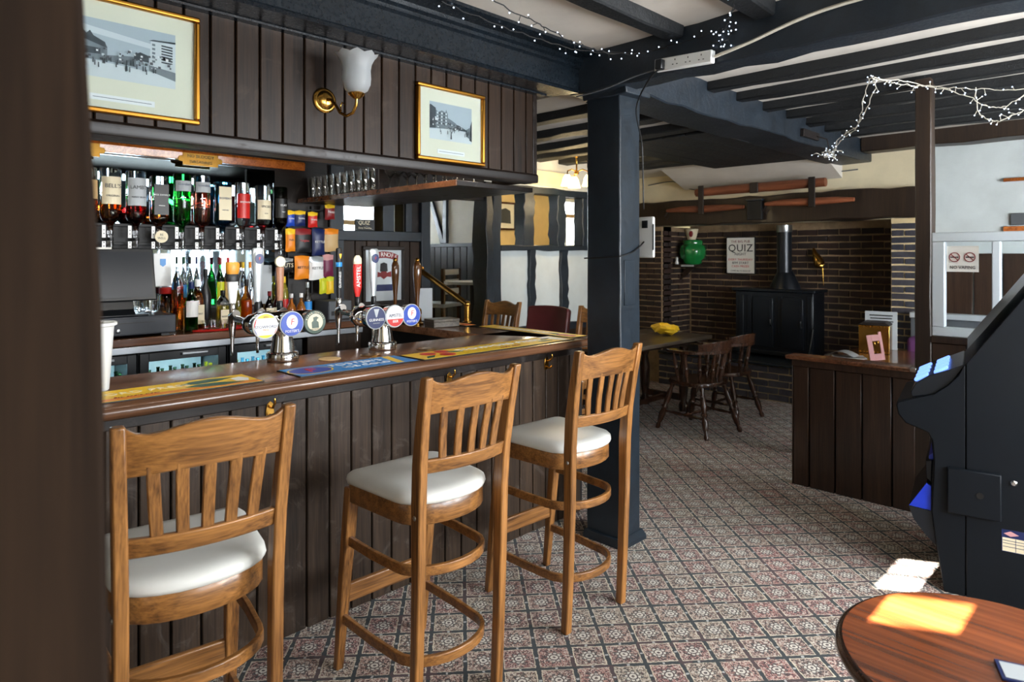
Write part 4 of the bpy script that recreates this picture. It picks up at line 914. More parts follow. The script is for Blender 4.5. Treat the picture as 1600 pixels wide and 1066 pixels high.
def tap_handle(parent, kind, x):
    L = (0, 0, 0)
    y, z0 = .25, .205
    tp = MB().tube([(x, .05, .185), (x, .20, .19)], .016, 12).tube([(x, .2, .215), (x, .245, .20), (x, .25, .15), (x, .25, .10)], [.019, .022, .018, .012], 12).tube([(x, .25, .1), (x, .25, .01)], [.0095, .007], 10).build('tap', 'chrome', parent, smooth=50)
    MB().lathe([(.012, .0), (.016, .01), (.014, .05), (.012, .055)], 12).build('ferrule', 'black_plastic' if kind not in ('amber', 'stout') else 'chrome', tp, smooth=50, loc=(x, .245, .21))
    B = .262
    def ob(prof, mat_, squash=.55, n=16, nm='handle'): return MB().lathe(prof, n, squash=squash).build(nm, mat_, tp, smooth=50, loc=(x, .245, B))
    if kind == 'amber':
        ob([(.015, 0), (.02, .03), (.026, .105), (.026, .11)], 'white_plastic'); ob([(.031, .105), (.033, .11), (.031, .14), (.029, .142)], 'black'); ob([(.026, .14), (.033, .16), (.034, .19), (.026, .2), (.0, .202)], 'amber_label')
    elif kind == 'silver':
        h = ob([(.014, 0), (.018, .05), (.027, .16), (.032, .235), (.03, .262), (.02, .27)], 'silver_foil'); MB().lathe([(.022, 0), (.022, .003), (0, .004)], 16, squash=1.2).build('roundel', 'navy', h, loc=(0, -.0175, .215), rot=(R(90), 0, 0)); text('F', .022, h, (0, -.0225, .215), FR, 'red')
    elif kind == 'wood':
        ob([(.014, 0), (.017, .02), (.021, .16), (.02, .172)], 'tap_wood', .7); h = MB().lathe([(.026, -.008), (.028, 0), (.026, .008)], 20).build('roundel', 'cream_label', tp, smooth=40, loc=(x, .245, B+.2), rot=(R(90), 0, 0))
    elif kind == 'stout':
        ob([(.011, 0), (.013, .03), (.015, .17), (.019, .21), (.017, .265), (.012, .272)], 'black', .8); h = ob([(.0165, .17), (.018, .174), (.018, .194), (.0165, .197)], 'sky_blue', .8, nm='collar'); text('GUINNESS', .019, h, (0, -.0135, .1), (R(90), R(-90), 0), 'white')
        MB().prism([(-.008, .24), (.008, .24), (.002, .215), (-.002, .215)], -.0165, -.0145, 1).build('harp', 'gold', h, smooth=0)
    elif kind == 'red':
        ob([(.012, 0), (.02, .03), (.026, .055), (.027, .18), (.025, .185)], 'red', .5); h = ob([(.025, .183), (.027, .19), (.025, .215), (.012, .232)], 'cream_label', .5, nm='top'); text('AMSTEL', .034, h, (0, -.0142, .115), (R(90), R(-90), 0), 'white')
def font(label, loc, badges, handles, bx):
    t = thing('beer_font', label, 'beer font', loc, 90)
    MB().lathe([(.072, 0), (.074, .004), (.074, .034), (.07, .04), (.056, .044), (.05, .08), (.042, .13), (.04, .16)], 28).build('pedestal', 'chrome', t, smooth=40)
    m = MB().lathe([(.0, -.19), (.02, -.187), (.042, -.165), (.054, -.12), (.056, -.06), (.052, 0), (.052, .12), (.048, .16), (.03, .175), (0, .178)], 24); m.build('barrel', 'chrome', t, smooth=60, loc=(0, 0, .18), rot=(0, R(90), 0))
    for x, (ring, face, fn) in zip(bx, badges):
        MB().lathe([(.046, -.09), (.05, -.085), (.05, .0), (.046, .004)], 20).build('badge_mount', 'chrome', t, smooth=40, loc=(x, -.0, .18), rot=(R(-90), 0, 0)) if False else MB().lathe([(.044, 0), (.052, .03), (.056, .072)], 22).build('badge_mount', 'chrome', t, smooth=50, loc=(x, -.03, .18), rot=(R(90), 0, 0))
        disc(t, (x, -.100, .18), .055, ring, face, fn)
    for x, k in zip(bx, handles): tap_handle(t, k, x)
    return t
f1 = font('chrome beer font whose left badge is white, red and yellow', (-2.985, 1.455, 1.052), (('white_plastic', 'white', cider), ('pale_grey', 'blue', lager), ('black', 'dark_green', italian)), ('amber', 'silver', 'wood'), (-.135, -.01, .105))
f2 = font('chrome beer font whose left badge is dark navy with a harp', (-2.965, 2.0, 1.052), (('pale_grey', 'navy', stout), ('pale_grey', 'white', dutch), ('pale_grey', 'blue', lager)), ('stout', 'red', 'silver'), (-.115, 0, .105))

# ---- hand pumps, menu holder, box, brass rail, reflection discs on the counter
def pump(label, loc):
    t = thing('hand_pump', label, 'beer pump', loc, 90, 'wooden hand pumps')
    MB().lathe([(.045, 0), (.045, .012), (.032, .02), (.028, .07), (.034, .08), (.03, .11), (.012, .125)], 20).build('base', 'brass', t, smooth=40)
    MB().lathe([(.012, .12), (.014, .15), (.016, .2), (.027, .32), (.03, .37), (.028, .42), (.018, .445), (.014, .448)], 18).build('handle', 'pump_wood', t, smooth=60)
    MB().lathe([(.014, .448), (.017, .452), (.016, .464), (.008, .474), (.0, .476)], 14).build('ferrule', 'brass', t, smooth=50); return t
hp = pump('wooden hand pump in front of the drinks mirror', (-4.10, 2.875, 1.052)); dup(hp, (-3.83, 2.875, 1.052), 90, 'wooden hand pump to the right of the drinks mirror')
t = thing('menu_holder', 'upright pale menu card beside the right hand pump', 'menu', (-3.93, 3.02, 1.052), 60)
MB().box(-.05, -.02, 0, .05, .03, .012).build('foot', 'black_plastic', t, bevel=.002); MB().box(-.055, -.004, .012, .055, .002, .25).build('card', 'pale_grey', t)
t = thing('wooden_box', 'low pale wooden box on the return counter', 'box', (-3.62, 2.93, 1.052), 80)
MB().box(-.10, -.07, 0, .10, .07, .038).build('box', 'plank_table', t, bevel=.003); MB().box(-.102, -.072, .038, .102, .072, .055).build('lid', 'plank_table', t, bevel=.003)
t = thing('brass_rail', 'sloping brass tube rail at the end of the return counter', 'rail', (-3.68, 3.215, 1.052))
MB().lathe([(.035, 0), (.035, .008), (.03, .012)], 16).build('flange', 'brass', t, smooth=40)
MB().tube([(0, 0, .006), (0, 0, .13)], .022, 16).build('upright', 'brass', t, smooth=60); MB().ball((0, 0, .135), .026, 14).build('elbow', 'brass', t)
MB().tube([(0, 0, .135), (-.64, .06, .37)], .022, 16).build('tube', 'brass', t, smooth=60); MB().lathe([(.035, 0), (.035, .014), (.024, .02)], 16).build('wall_flange', 'brass', t, smooth=40, loc=(-.645, .06, .37), rot=(0, R(90), 0))
for i, (x, y, l) in enumerate(((-2.86, 1.63, 'round amber coaster beside the first font'), (-2.83, 1.84, 'round amber coaster before the second font'), (-2.80, 2.16, 'round amber coaster past the second font'))):
    o = MB().lathe([(.05, 0), (.052, .001), (.052, .003), (.046, .004), (.0, .0035)], 24).build('glint', 'brass' if i else 'tan', smooth=40, loc=(x, y, 1.0515)); tag(o, l, 'glint', 'glints on the bar')  # solid discs standing in for amber reflections on the counter
# ---- bar runners (local X along the runner, read from the stools)
def runner(label, loc, L, Wd, base, rz=90):
    t = thing('bar_runner', label, 'bar mat', loc, rz, 'bar runners')
    MB().box(-L/2, -Wd/2, 0, L/2, Wd/2, .004).build('mat', 'black', t, bevel=.001); MB().box(-L/2+.006, -Wd/2+.006, .004, L/2-.006, Wd/2-.006, .0048).build('print', base, t, smooth=0); return t
ZR = 1.0515; Z1 = .0052
r1 = runner('yellow and orange bar runner with green leaves nearest the door post', (-2.635, .78, ZR), .76, .21, 'yellow')
MB().box(-.37, -.098, .0048, .37, -.055, .005).build('orange_band', 'orange', r1, smooth=0); text('STOWFORD PRESS', .058, r1, (-.1, .018, Z1), FZ, 'cream_label', sx=1.0); text('Est. apple cider', .024, r1, (-.06, -.05, Z1), FZ, 'dark_red', shear=.3)
for a, y in ((8, .04), (-8, -.045)): MB().prism([(-.11, 0), (-.06, .03), (.02, .032), (.1, 0), (.02, -.028), (-.06, -.026)], .005, .0056, 2).build('leaf', 'leaf_green', r1, smooth=0, loc=(.22, y, 0), rot=(0, 0, R(a)))
MB().prism([(0, -.03), (.04, -.05), (.06, 0), (.04, .05), (0, .03)], .005, .0054, 2).build('blossom', 'white', r1, smooth=0, loc=(.3, 0, 0))
r2 = runner('blue bar runner with a red badge between the two fonts', (-2.615, 1.60, ZR), .60, .21, 'sky_blue')
MB().lathe([(.1, .0049), (.1, .0052), (0, .0052)], 24, squash=.8).build('oval', 'yellow', r2, smooth=0, loc=(-.2, 0, 0)); MB().lathe([(.092, .0053), (.0, .0054)], 24, squash=.8).build('oval', 'blue', r2, smooth=0, loc=(-.2, 0, 0)); text('F', .11, r2, (-.2, 0, .0058), FZ, 'red', shear=.1)
text("FOSTER'S", .066, r2, (.045, .04, Z1), FZ, 'white'); text('ICE COLD', .055, r2, (.06, -.035, Z1), FZ, 'white'); MB().prism([(.18, -.095), (.22, -.095), (.26, .095), (.22, .095)], .005, .0053, 2).build('stripe', 'yellow', r2, smooth=0)
r3 = runner('yellow bar runner with red apples towards the counter corner', (-2.60, 2.47, ZR), 1.10, .20, 'yellow')
for x, y in ((-.43, .03), (-.36, -.04), (-.33, .045)): MB().lathe([(.042, .0049), (.04, .006), (0, .007)], 16).build('apple', 'red', r3, smooth=0, loc=(x, y, 0))
for x, y, a in ((-.47, -.05, 30), (-.28, 0, -20), (.42, .02, 10), (.36, -.04, -15)): MB().prism([(-.05, 0), (-.01, .02), (.05, 0), (-.01, -.02)], .005, .0065, 2).build('leaf', 'leaf_green', r3, smooth=0, loc=(x, y, 0), rot=(0, 0, R(a)))
text('STOWFORD PRESS', .075, r3, (.06, .02, Z1), FZ, 'white'); text('apple cider', .035, r3, (.06, -.055, Z1), FZ, 'dark_red', shear=.3); MB().prism([(.46, -.09), (.52, -.09), (.52, .09), (.42, .09)], .005, .0054, 2).build('corner', 'white', r3, smooth=0)
r4 = runner('yellow bar runner lying along the outer edge of the return counter', (-2.98, 3.14, ZR), .86, .15, 'yellow', 178)
for x in (-.36, -.3): MB().lathe([(.04, .0049), (.038, .006), (0, .007)], 16).build('apple', 'red', r4, smooth=0, loc=(x, .01, 0))
text('STOWFORD PRESS', .06, r4, (.05, 0, Z1), FZ, 'white'); MB().prism([(-.05, 0), (-.01, .02), (.05, 0), (-.01, -.02)], .005, .0065, 2).build('leaf', 'leaf_green', r4, smooth=0, loc=(-.22, 0, 0))
r5 = runner('short orange bar runner on the return counter by the brass tube', (-3.68, 3.10, ZR), .36, .1, 'orange', 178)
text('PRESS', .05, r5, (.02, 0, Z1), FZ, 'white'); MB().lathe([(.03, .0049), (.028, .006), (0, .007)], 16).build('apple', 'red', r5, smooth=0, loc=(-.12, .0, 0))
# ---- brass coat hooks under the counter
for y, l in ((1.188, 'behind the nearest stool'), (2.107, 'above the second stool'), (2.824, 'between the far stool and the post')):
    t = thing('coat_hook', 'brass coat hook under the counter edge, '+l, 'hook', (-2.550, y, .925), 90)
    MB().prism([(-.014, -.03), (.014, -.03), (.018, 0), (.012, .035), (0, .045), (-.012, .035), (-.018, 0)], -.006, 0, 1).build('plate', 'brass', t, bevel=.001)
    MB().tube([(0, -.004, .02), (0, -.03, .022), (0, -.05, .045), (0, -.045, .06)], .005, 8).tube([(0, -.004, -.01), (0, -.03, -.02), (0, -.048, -.005)], .005, 8).build('prong', 'brass', t, smooth=60)
# ------------------------------------------------------------------ framed prints on the fascia
def framed(label, cy, cz, w, h, mx, mb, scene, cap=True):
    t = thing('framed_print', label, 'picture', (-2.507, cy, cz), 90)
    f = .018
    for nm, b in (('frame', (-w/2, -h/2, w/2, -h/2+f)), ('frame', (-w/2, h/2-f, w/2, h/2)), ('frame', (-w/2, -h/2+f, -w/2+f, h/2-f)), ('frame', (w/2-f, -h/2+f, w/2, h/2-f))):
        MB().box(b[0], -.026, b[1], b[2], 0, b[3]).build(nm, 'gold', t, bevel=.006, seg=3)
    MB().box(-w/2+f, -.008, -h/2+f, w/2-f, -.002, h/2-f).build('mount', 'mat_board', t, smooth=0)
    x0, x1, z0, z1 = -w/2+f+mx, w/2-f-mx, -h/2+f+mb, h/2-f-mx*.95
    m = MB(); Y = -.0085
    def q(mi, *p):
        m.mat(mi); m.quad(*[(x0+(x1-x0)*u, Y-.0002*mi-.0001*len(m.f), z0+(z1-z0)*v) for u, v in p])
    scene(q); inst(m.mesh('print', ['photo_sky', 'photo_light', 'photo_mid', 'photo_dark'], 0, False), 'print', t)
    if cap:
        c = MB().box(-w*.2, -.0095, -h/2+f+mb*.25, w*.2, -.0082, -h/2+f+mb*.25+.02).build('caption_slip', 'white', t, smooth=0)
        for i in range(24): pass
        MB().box(-w*.18, -.0098, -h/2+f+mb*.25+.009, w*.18, -.0094, -h/2+f+mb*.25+.011).build('caption_line', 'photo_mid', c, smooth=0)
    MB().box(-w/2+f, -.0175, -h/2+f, w/2-f, -.016, h/2-f).build('glazing', 'pane', t, smooth=0)
    return t
rs = random.Random(3)
def street_a(q):
    q(0, (0, 0), (1, 0), (1, 1), (0, 1)); q(1, (0, 0), (1, 0), (1, .22), (0, .3)); q(1, (0, .78), (1, .62), (1, .7), (0, .9))
    q(2, (0, .28), (.36, .3), (.36, .55), (.3, .6), (.2, .66), (0, .64)); q(3, (.12, .64), (.36, .52), (.34, .62), (.24, .7), (.21, .78), (.18, .72), (.14, .8), (.12, .74)); q(3, (.02, .5), (.3, .5), (.3, .4), (.02, .36))
    q(2, (.36, .3), (.62, .28), (.62, .46), (.5, .44), (.36, .4)); q(3, (.6, .42), (.74, .4), (.74, .52), (.66, .56), (.6, .5))
    q(1, (.74, .3), (1, .2), (1, .82), (.76, .8)); q(2, (.74, .26), (1, .14), (1, .3), (.74, .36)); q(3, (.74, .8), (1, .83), (1, .86), (.78, .83))
    for i in range(7): q(3, (.86, .44+i*.05), (.97, .43+i*.05), (.97, .46+i*.05), (.86, .465+i*.05))
    for i in range(5): q(2, (.77, .42+i*.075), (.8, .42+i*.075), (.8, .46+i*.075), (.77, .46+i*.075))
    for i in range(26): x = rs.uniform(.05, .8); z = rs.uniform(.16, .3); q(3, (x, z), (x+.012, z), (x+.01, z+.09), (x+.002, z+.09))
    for i in range(70): x = rs.uniform(.02, .97); z = rs.uniform(.28, .52); d = rs.uniform(.006, .03); q(rs.choice((1, 2, 3, 3)), (x, z), (x+d, z), (x+d, z+d*1.6), (x, z+d*1.6))
def street_b(q):
    q(0, (0, 0), (1, 0), (1, 1), (0, 1)); q(1, (0, 0), (1, 0), (1, .3), (.5, .34), (0, .26))
    q(3, (0, .28), (.14, .3), (.14, .84), (.02, .92), (0, .9)); q(2, (.14, .3), (.42, .32), (.42, .72), (.38, .84), (.36, .76), (.28, .8), (.2, .74), (.14, .8)); q(2, (.42, .32), (.62, .33), (.62, .5), (.5, .58), (.42, .62)); q(3, (.62, .33), (.88, .33), (.88, .36), (.7, .46), (.62, .48))
    q(3, (.94, .1), (1, .06), (1, .66), (.96, .5)); q(2, (.86, .2), (.95, .14), (.95, .46), (.86, .38))
    for i in range(4):
        for j in range(5): q(3 if j % 2 else 1, (.16+j*.05, .42+i*.09), (.19+j*.05, .42+i*.09), (.19+j*.05, .47+i*.09), (.16+j*.05, .47+i*.09))
    for i in range(16): x = rs.uniform(.1, .9); z = rs.uniform(.14, .3); q(3, (x, z), (x+.015, z), (x+.012, z+.1), (x+.003, z+.1))
    for i in range(80): x = rs.uniform(.02, .8); z = rs.uniform(.3, .62-.3*x); d = rs.uniform(.008, .035); q(rs.choice((1, 2, 3, 3)), (x, z), (x+d, z), (x+d, z+d*1.3), (x, z+d*1.3))
    q(3, (.44, .04), (.48, .04), (.47, .24), (.45, .24))
framed('large gold framed street photograph cut off by the door post', .655, 2.207, .49, .385, .062, .10, street_a)
framed('small gold framed street photograph right of the wall lamp', 2.08, 2.175, .425, .36, .062, .088, street_b)
t = thing('framed_picture', 'dark framed small picture on the yellow rear wall', 'picture', (-7.098, 6.9, 2.125), 90)
for b in ((-.26, -.21, .26, -.18), (-.26, .18, .26, .21), (-.26, -.18, -.23, .18), (.23, -.18, .26, .18)): MB().box(b[0], -.03, b[1], b[2], 0, b[3]).build('frame', 'chair_wood', t, bevel=.004)
MB().box(-.23, -.01, -.18, .23, 0, .18).build('mount', 'mat_board', t, smooth=0); MB().prism([(-.15, -.1), (.16, -.11), (.15, .08), (.05, .12), (-.06, .09), (-.15, .1)], -.014, -.010, 1).build('print', 'photo_dark', t, smooth=0)

# ---- brass wall lamp with frosted tulip shade
t = thing('wall_lamp', 'brass wall lamp with frosted glass tulip shade on the plank fascia', 'lamp', (-2.507, 1.404, 2.19), 90)
MB().lathe([(.05, 0), (.052, .006), (.044, .012), (.04, .012), (.034, .02), (.018, .026), (0, .027)], 28).build('back_plate', 'brass', t, smooth=40, rot=(R(90), 0, 0))
MB().tube([(.0, -.022, .0), (.004, -.05, -.005), (.01, -.075, -.03), (.018, -.095, -.062), (.03, -.125, -.078), (.04, -.155, -.068), (.045, -.172, -.04), (.045, -.175, -.01)], .0065, 10).build('arm', 'brass', t, smooth=60)
MB().tube([(.02, -.1, -.055), (.022, -.09, -.035), (.024, -.1, -.02), (.028, -.115, -.03)], .003, 6).build('scroll', 'brass', t, smooth=60)
MB().lathe([(.012, -.015), (.03, 0), (.034, .006), (.028, .012)], 20).build('gallery', 'brass', t, smooth=40, loc=(.045, -.175, 0))
m = MB(); rings = []; n = 36; prof = [(.03, .01), (.045, .02), (.056, .045), (.058, .07), (.056, .1), (.06, .125), (.074, .152), (.084, .162)]
for k, (r, z) in enumerate(prof+[(a-.003, b) for a, b in reversed(prof)]):
    rf = max(0, (min(k, 15-k)-4)/3); ring = []
    for i in range(n): a = 2*PI*i/n; ring.append(((r+.004*rf*math.cos(9*a))*math.cos(a), (r+.004*rf*math.cos(9*a))*math.sin(a), z+.005*rf*math.cos(9*a)))
    rings.append(m.pts(ring))
for a, b in zip(rings, rings[1:]):
    for i in range(n): j = (i+1) % n; m.fc((a+i, a+j, b+j, b+i))
m.build('shade', 'frosted', t, smooth=80, loc=(.045, -.175, 0))
# ---- lit lamp near the half-timbered wall
t = thing('ceiling_lamp', 'lit brass lamp with frilled glass shades beside the black post', 'lamp', (-4.0, 4.86, 2.50))
MB().lathe([(.05, 0), (.05, -.012), (.02, -.03), (.008, -.04), (.008, -.16), (.02, -.17), (.024, -.19), (.0, -.2)], 16).build('stem', 'brass', t, smooth=50)
for k in range(3):
    a = R(20+120*k); c, d = math.cos(a), math.sin(a)
    MB().tube([(0, 0, -.17), (c*.06, d*.06, -.15), (c*.11, d*.11, -.17), (c*.115, d*.115, -.21)], .006, 8).build('arm', 'brass', t, smooth=60)
    m = MB(); rings = []; n = 18
    for j, (r, z) in enumerate(((.022, 0), (.04, -.03), (.048, -.07), (.06, -.105))): rings.append(m.pts([((r+(.004*(j == 3))*math.cos(6*2*PI*i/n))*math.cos(2*PI*i/n), (r+(.004*(j == 3))*math.cos(6*2*PI*i/n))*math.sin(2*PI*i/n), z) for i in range(n)]))
    for p_, q_ in zip(rings, rings[1:]):
        for i in range(n): j = (i+1) % n; m.fc((p_+i, p_+j, q_+j, q_+i))
    m.build('shade', 'lit_shade', t, smooth=80, loc=(c*.115, d*.115, -.205))
point('ceiling_lamp_light', (-4.0, 4.86, 2.04), 5, .06, (1, .78, .45))

# ---- bracket, cables, socket strip, white device on the post
t = thing('socket_strip', 'white four-way socket strip fixed to the black cross beam', 'socket', (-1.63, 2.782, 2.452)); t.rotation_euler = (0, R(3), 0)
MB().box(-.15, -.035, -.029, .15, 0, .029).build('casing', 'white_plastic', t, bevel=.005)
for k in range(4):
    x = -.105+.068*k; m = MB()
    for dx, dz, w, h in ((0, .012, .004, .008), (-.011, -.009, .007, .004), (.011, -.009, .007, .004)): m.box(x+dx-w/2, -.0358, dz-h/2, x+dx+w/2, -.034, dz+h/2)
    m.build('socket_holes', 'black', t, smooth=0)
MB().box(-.125, -.07, -.03, -.088, -.035, .018).build('plug', 'black_plastic', t, bevel=.006)
def cable(label, pts, r=.004, mt='cable_black', nm='cable'):
    c = [Vector(p) for p in pts]; out = []
    for i in range(len(c)-1):
        a, b = c[i], c[i+1]; p = c[i-1] if i else a; q = c[i+2] if i+2 < len(c) else b
        for k in range(6):
            u = k/6; out.append(.5*((2*a)+(b-p)*u+(2*p-5*a+4*b-q)*u*u+(3*a-p-3*b+q)*u**3))
    out.append(c[-1]); base = out[0].copy()
    o = MB().tube([v-base for v in out], r, 6).build(nm, mt, smooth=60, loc=base); tag(o, label, 'cable'); return o
cable('thin black cable hanging from the socket strip down beside the post', [(-1.735, 2.745, 2.44), (-1.80, 2.74, 2.40), (-1.96, 2.86, 2.30), (-2.035, 3.02, 2.15), (-2.04, 3.04, 1.95), (-2.045, 3.05, 1.86), (-2.062, 3.08, 1.80)])
cable('black cable wound round the black post', [(-2.068, 3.09, 1.62), (-2.066, 3.0, 1.57), (-2.068, 2.9, 1.545), (-2.085, 2.874, 1.54), (-2.18, 2.872, 1.535), (-2.31, 2.874, 1.53)])
cable('grey cable drooping along the cross beam to the bar beam', [(-1.80, 2.785, 2.45), (-1.92, 2.785, 2.44), (-2.1, 2.78, 2.41), (-2.29, 2.78, 2.40)], .004, 'mid_grey')
cable('pale cable clipped along the black cross beam', [(-1.472, 2.76, 2.44), (-1.32, 2.77, 2.47), (-1.0, 2.78, 2.535), (-.5, 2.78, 2.545), (.2, 2.78, 2.555), (.9, 2.78, 2.55)], .0075, 'cable_white')
t = thing('tablet', 'white device with black sensor strapped to the side of the black post', 'device', (-2.055, 3.10, 1.645), -6)
MB().box(-.06, -.007, -.112, .05, .012, .112).build('case', 'white_plastic', t, bevel=.012, seg=3); MB().box(-.028, -.011, .05, .012, -.006, .092).build('sensor', 'black_plastic', t, bevel=.004); MB().box(.044, -.008, -.07, .051, .0, .07).build('edge_strip', 'mid_grey', t)
# ---- string lights
def string_lights(label, paths, wire, n, loc, seed, leaf=.03, step=2):
    r = random.Random(seed); t = thing('string_lights', label, 'fairy lights', loc)
    L = Vector(loc); w = MB(); b = MB()
    for pts in paths:
        c = [Vector(p)-L for p in pts]; out = []
        for i in range(len(c)-1):
            a, d = c[i], c[i+1]; p = c[i-1] if i else a; q = c[i+2] if i+2 < len(c) else d
            for k in range(8):
                u = k/8; out.append(.5*((2*a)+(d-p)*u+(2*p-5*a+4*d-q)*u*u+(3*a-p-3*d+q)*u**3)+Vector((r.uniform(-1, 1), r.uniform(-1, 1), r.uniform(-1, 1)))*.006)
        out.append(c[-1]); w.tube(out, .0028, 5)
        for i in range(0, len(out)-1, step):
            for j in range(n):
                p = out[i].lerp(out[i+1], r.random()); d = Vector((r.uniform(-1, 1), r.uniform(-1, 1), r.uniform(-1.3, .7))).normalized()*leaf*r.uniform(.6, 1.2)
                w.tube([p, p+d], .0018, 4); b.ball(p+d*1.12, .0038, 6)
    w.build('wire', wire, t, smooth=60); o = b.build('bulbs', 'led_white', t, smooth=60); o['kind'] = 'stuff'; return t
string_lights('black wired string of white lights along the ceiling to the socket strip', [[(-1.95, 1.7, 2.60), (-1.98, 2.0, 2.575), (-1.99, 2.24, 2.56), (-2.02, 2.5, 2.55), (-1.96, 2.66, 2.54), (-1.85, 2.77, 2.545), (-1.7, 2.775, 2.545), (-1.5, 2.77, 2.55), (-1.44, 2.76, 2.54), (-1.36, 2.68, 2.555), (-1.25, 2.5, 2.562), (-1.16, 2.3, 2.565)], [(-2.16, 1.75, 2.60), (-2.15, 2.1, 2.58), (-2.12, 2.4, 2.565), (-2.05, 2.6, 2.555), (-1.9, 2.765, 2.545)], [(-1.5, 2.775, 2.52), (-1.43, 2.77, 2.50), (-1.40, 2.775, 2.54), (-1.45, 2.76, 2.56)]], 'cable_black', 1, (-1.7, 2.79, 2.56), 5)
string_lights('white wired string of lights looped from the joists to the long beam', [[(-2.04, 5.45, 2.36), (-1.95, 5.55, 2.33), (-1.80, 5.27, 2.42), (-1.53, 4.83, 2.43), (-1.36, 4.4, 2.50), (-1.235, 4.14, 2.555), (-1.17, 4.25, 2.545), (-1.10, 4.345, 2.53), (-1.02, 4.45, 2.53), (-.82, 4.46, 2.48), (-.59, 4.46, 2.44), (-.3, 4.46, 2.46)],
    [(-1.95, 5.55, 2.36), (-1.75, 5.2, 2.40), (-1.50, 4.75, 2.41), (-1.24, 4.2, 2.50), (-1.21, 4.15, 2.55), (-1.05, 4.4, 2.535), (-.85, 4.45, 2.45), (-.72, 4.46, 2.36), (-.62, 4.46, 2.38), (-.5, 4.46, 2.47)], [(-1.98, 5.5, 2.32), (-1.93, 5.45, 2.34), (-1.97, 5.55, 2.38), (-1.92, 5.56, 2.32), (-1.99, 5.46, 2.36), (-1.85, 5.5, 2.36)],
    [(-.80, 4.46, 2.48), (-.78, 4.46, 2.34), (-.70, 4.46, 2.28), (-.62, 4.46, 2.31), (-.5, 4.46, 2.34), (-.3, 4.46, 2.4)]], 'cable_white', 1, (-1.24, 4.14, 2.56), 9)
t = thing('beam_bracket', 'rusty metal bracket on the long beam where the white lights hang', 'bracket', (-2.075, 5.40, 2.50))
MB().box(.0, -.16, -.03, .03, .16, .03).build('plate', 'iron', t, bevel=.003); MB().tube([(.03, .1, 0), (.1, .12, -.03), (.11, .14, -.1), (.05, .15, -.13)], .006, 6).build('hook', 'iron', t, smooth=60)

# ------------------------------------------------------------------ fireplace things
t = thing('wood_stove', 'black iron wood stove with arched glass doors on the raised hearth', 'stove', (-3.18, 7.30, .4015))
MB().box(-.45, 0, .06, .43, .32, .735).build('body', 'stove_black', t, bevel=.01)
MB().box(-.48, -.04, .735, .46, .34, .765).build('top_plate', 'stove_black', t, bevel=.008); MB().box(-.47, -.03, .03, .45, .33, .075).build('base_plate', 'stove_black', t, bevel=.008)
for x in (-.42, .40):
    for y in (.02, .28): MB().lathe([(.02, 0), (.03, .01), (.018, .04)], 10).build('foot', 'stove_black', t, loc=(x, y, -.0))
def arch(x0, x1, z0, z1, n=10):
    r = (x1-x0)/2; return [(x0, z0), (x1, z0)]+[((x0+x1)/2+r*math.cos(PI*i/n), z1-r*.35+r*.35*math.sin(PI*i/n)) for i in range(n+1)]
for a, b in ((-.23, .0), (.10, .33)):
    d = MB().prism(arch(a, b, .12, .69), -.03, .0, 1).build('door', 'stove_black', t, smooth=30, bevel=.004)
    MB().prism(arch(a+.03, b-.03, .18, .66), -.034, -.029, 1).build('glass', 'blue_glass' if False else 'stove_black', d, smooth=30)
    MB().tube([(b-.015, -.03, .36), (b-.015, -.055, .36), (b-.015, -.055, .43)], .006, 6).build('handle', 'steel', d, smooth=60)
for x in (-.40, -.30, .05, .37): MB().box(x, -.012, .12, x+.05, .0, .69).build('pilaster', 'stove_black', t, bevel=.004)
MB().lathe([(.17, .765), (.16, .8), (.10, .93), (.085, .96)], 20, squash=.8).build('hood', 'stove_black', t, smooth=40, loc=(.06, .16, 0))
MB().lathe([(.078, .95), (.078, 1.42)], 20).build('flue', 'stove_black', t, smooth=40, loc=(.06, .14, 0)); MB().lathe([(.081, 1.40), (.083, 1.405), (.083, 1.478), (.08, 1.48)], 20).build('flue_collar', 'steel', t, smooth=40, loc=(.06, .14, 0))
MB().tube([(.39, -.01, .08), (.44, -.03, .35)], .008, 6).build('lever', 'steel', t, smooth=60)
t = thing('quiz_poster', 'white framed quiz poster on the dark brick wall left of the flue', 'poster', (-3.70, 7.58, 1.54))
MB().box(-.185, -.012, -.225, .185, 0, .225).build('frame', 'black_plastic', t, bevel=.003); MB().box(-.172, -.015, -.212, .172, -.011, .212).build('sheet', 'paper', t, smooth=0)
for s_, z, sz, mt in (('THE BIG PUB', .165, .04, 'dark_red'), ('QUIZ', .085, .125, 'black'), ('NIGHT', .015, .045, 'black'), ('EVERY THURSDAY', -.05, .036, 'red'), ('8PM START', -.09, .04, 'black'), ('CASH PRIZES', -.13, .036, 'red'), ('COME IN TO SIGN UP', -.185, .024, 'black')): text(s_, sz, t, (0, -.0158, z), FR, mt, ext=.001, space=1.05)
t = thing('wall_bracket_shelf', 'small dark bracket shelf in the fireplace corner under the green jar', 'shelf', (-4.30, 7.40, 1.40))
MB().box(-.11, -.20, 0, .22, .20, .03).build('board', 'old_oak', t, bevel=.003); MB().prism([(-.10, -.16), (.02, -.16), (-.10, -.01)], -.02, .02, 1).build('bracket', 'old_oak', t) if False else MB().prism([(-.105, -.16), (-.02, 0), (.1, 0)], -.02, .02, 1).build('bracket', 'old_oak', t)
MB().box(.02, -.206, .004, .19, -.2, .026).build('edge_label', 'pale_grey', t)
t = thing('green_jar', 'glossy green lobed jar on the fireplace corner shelf', 'jar', (-4.215, 7.36, 1.4315))
m = MB(); rings = []; n = 48
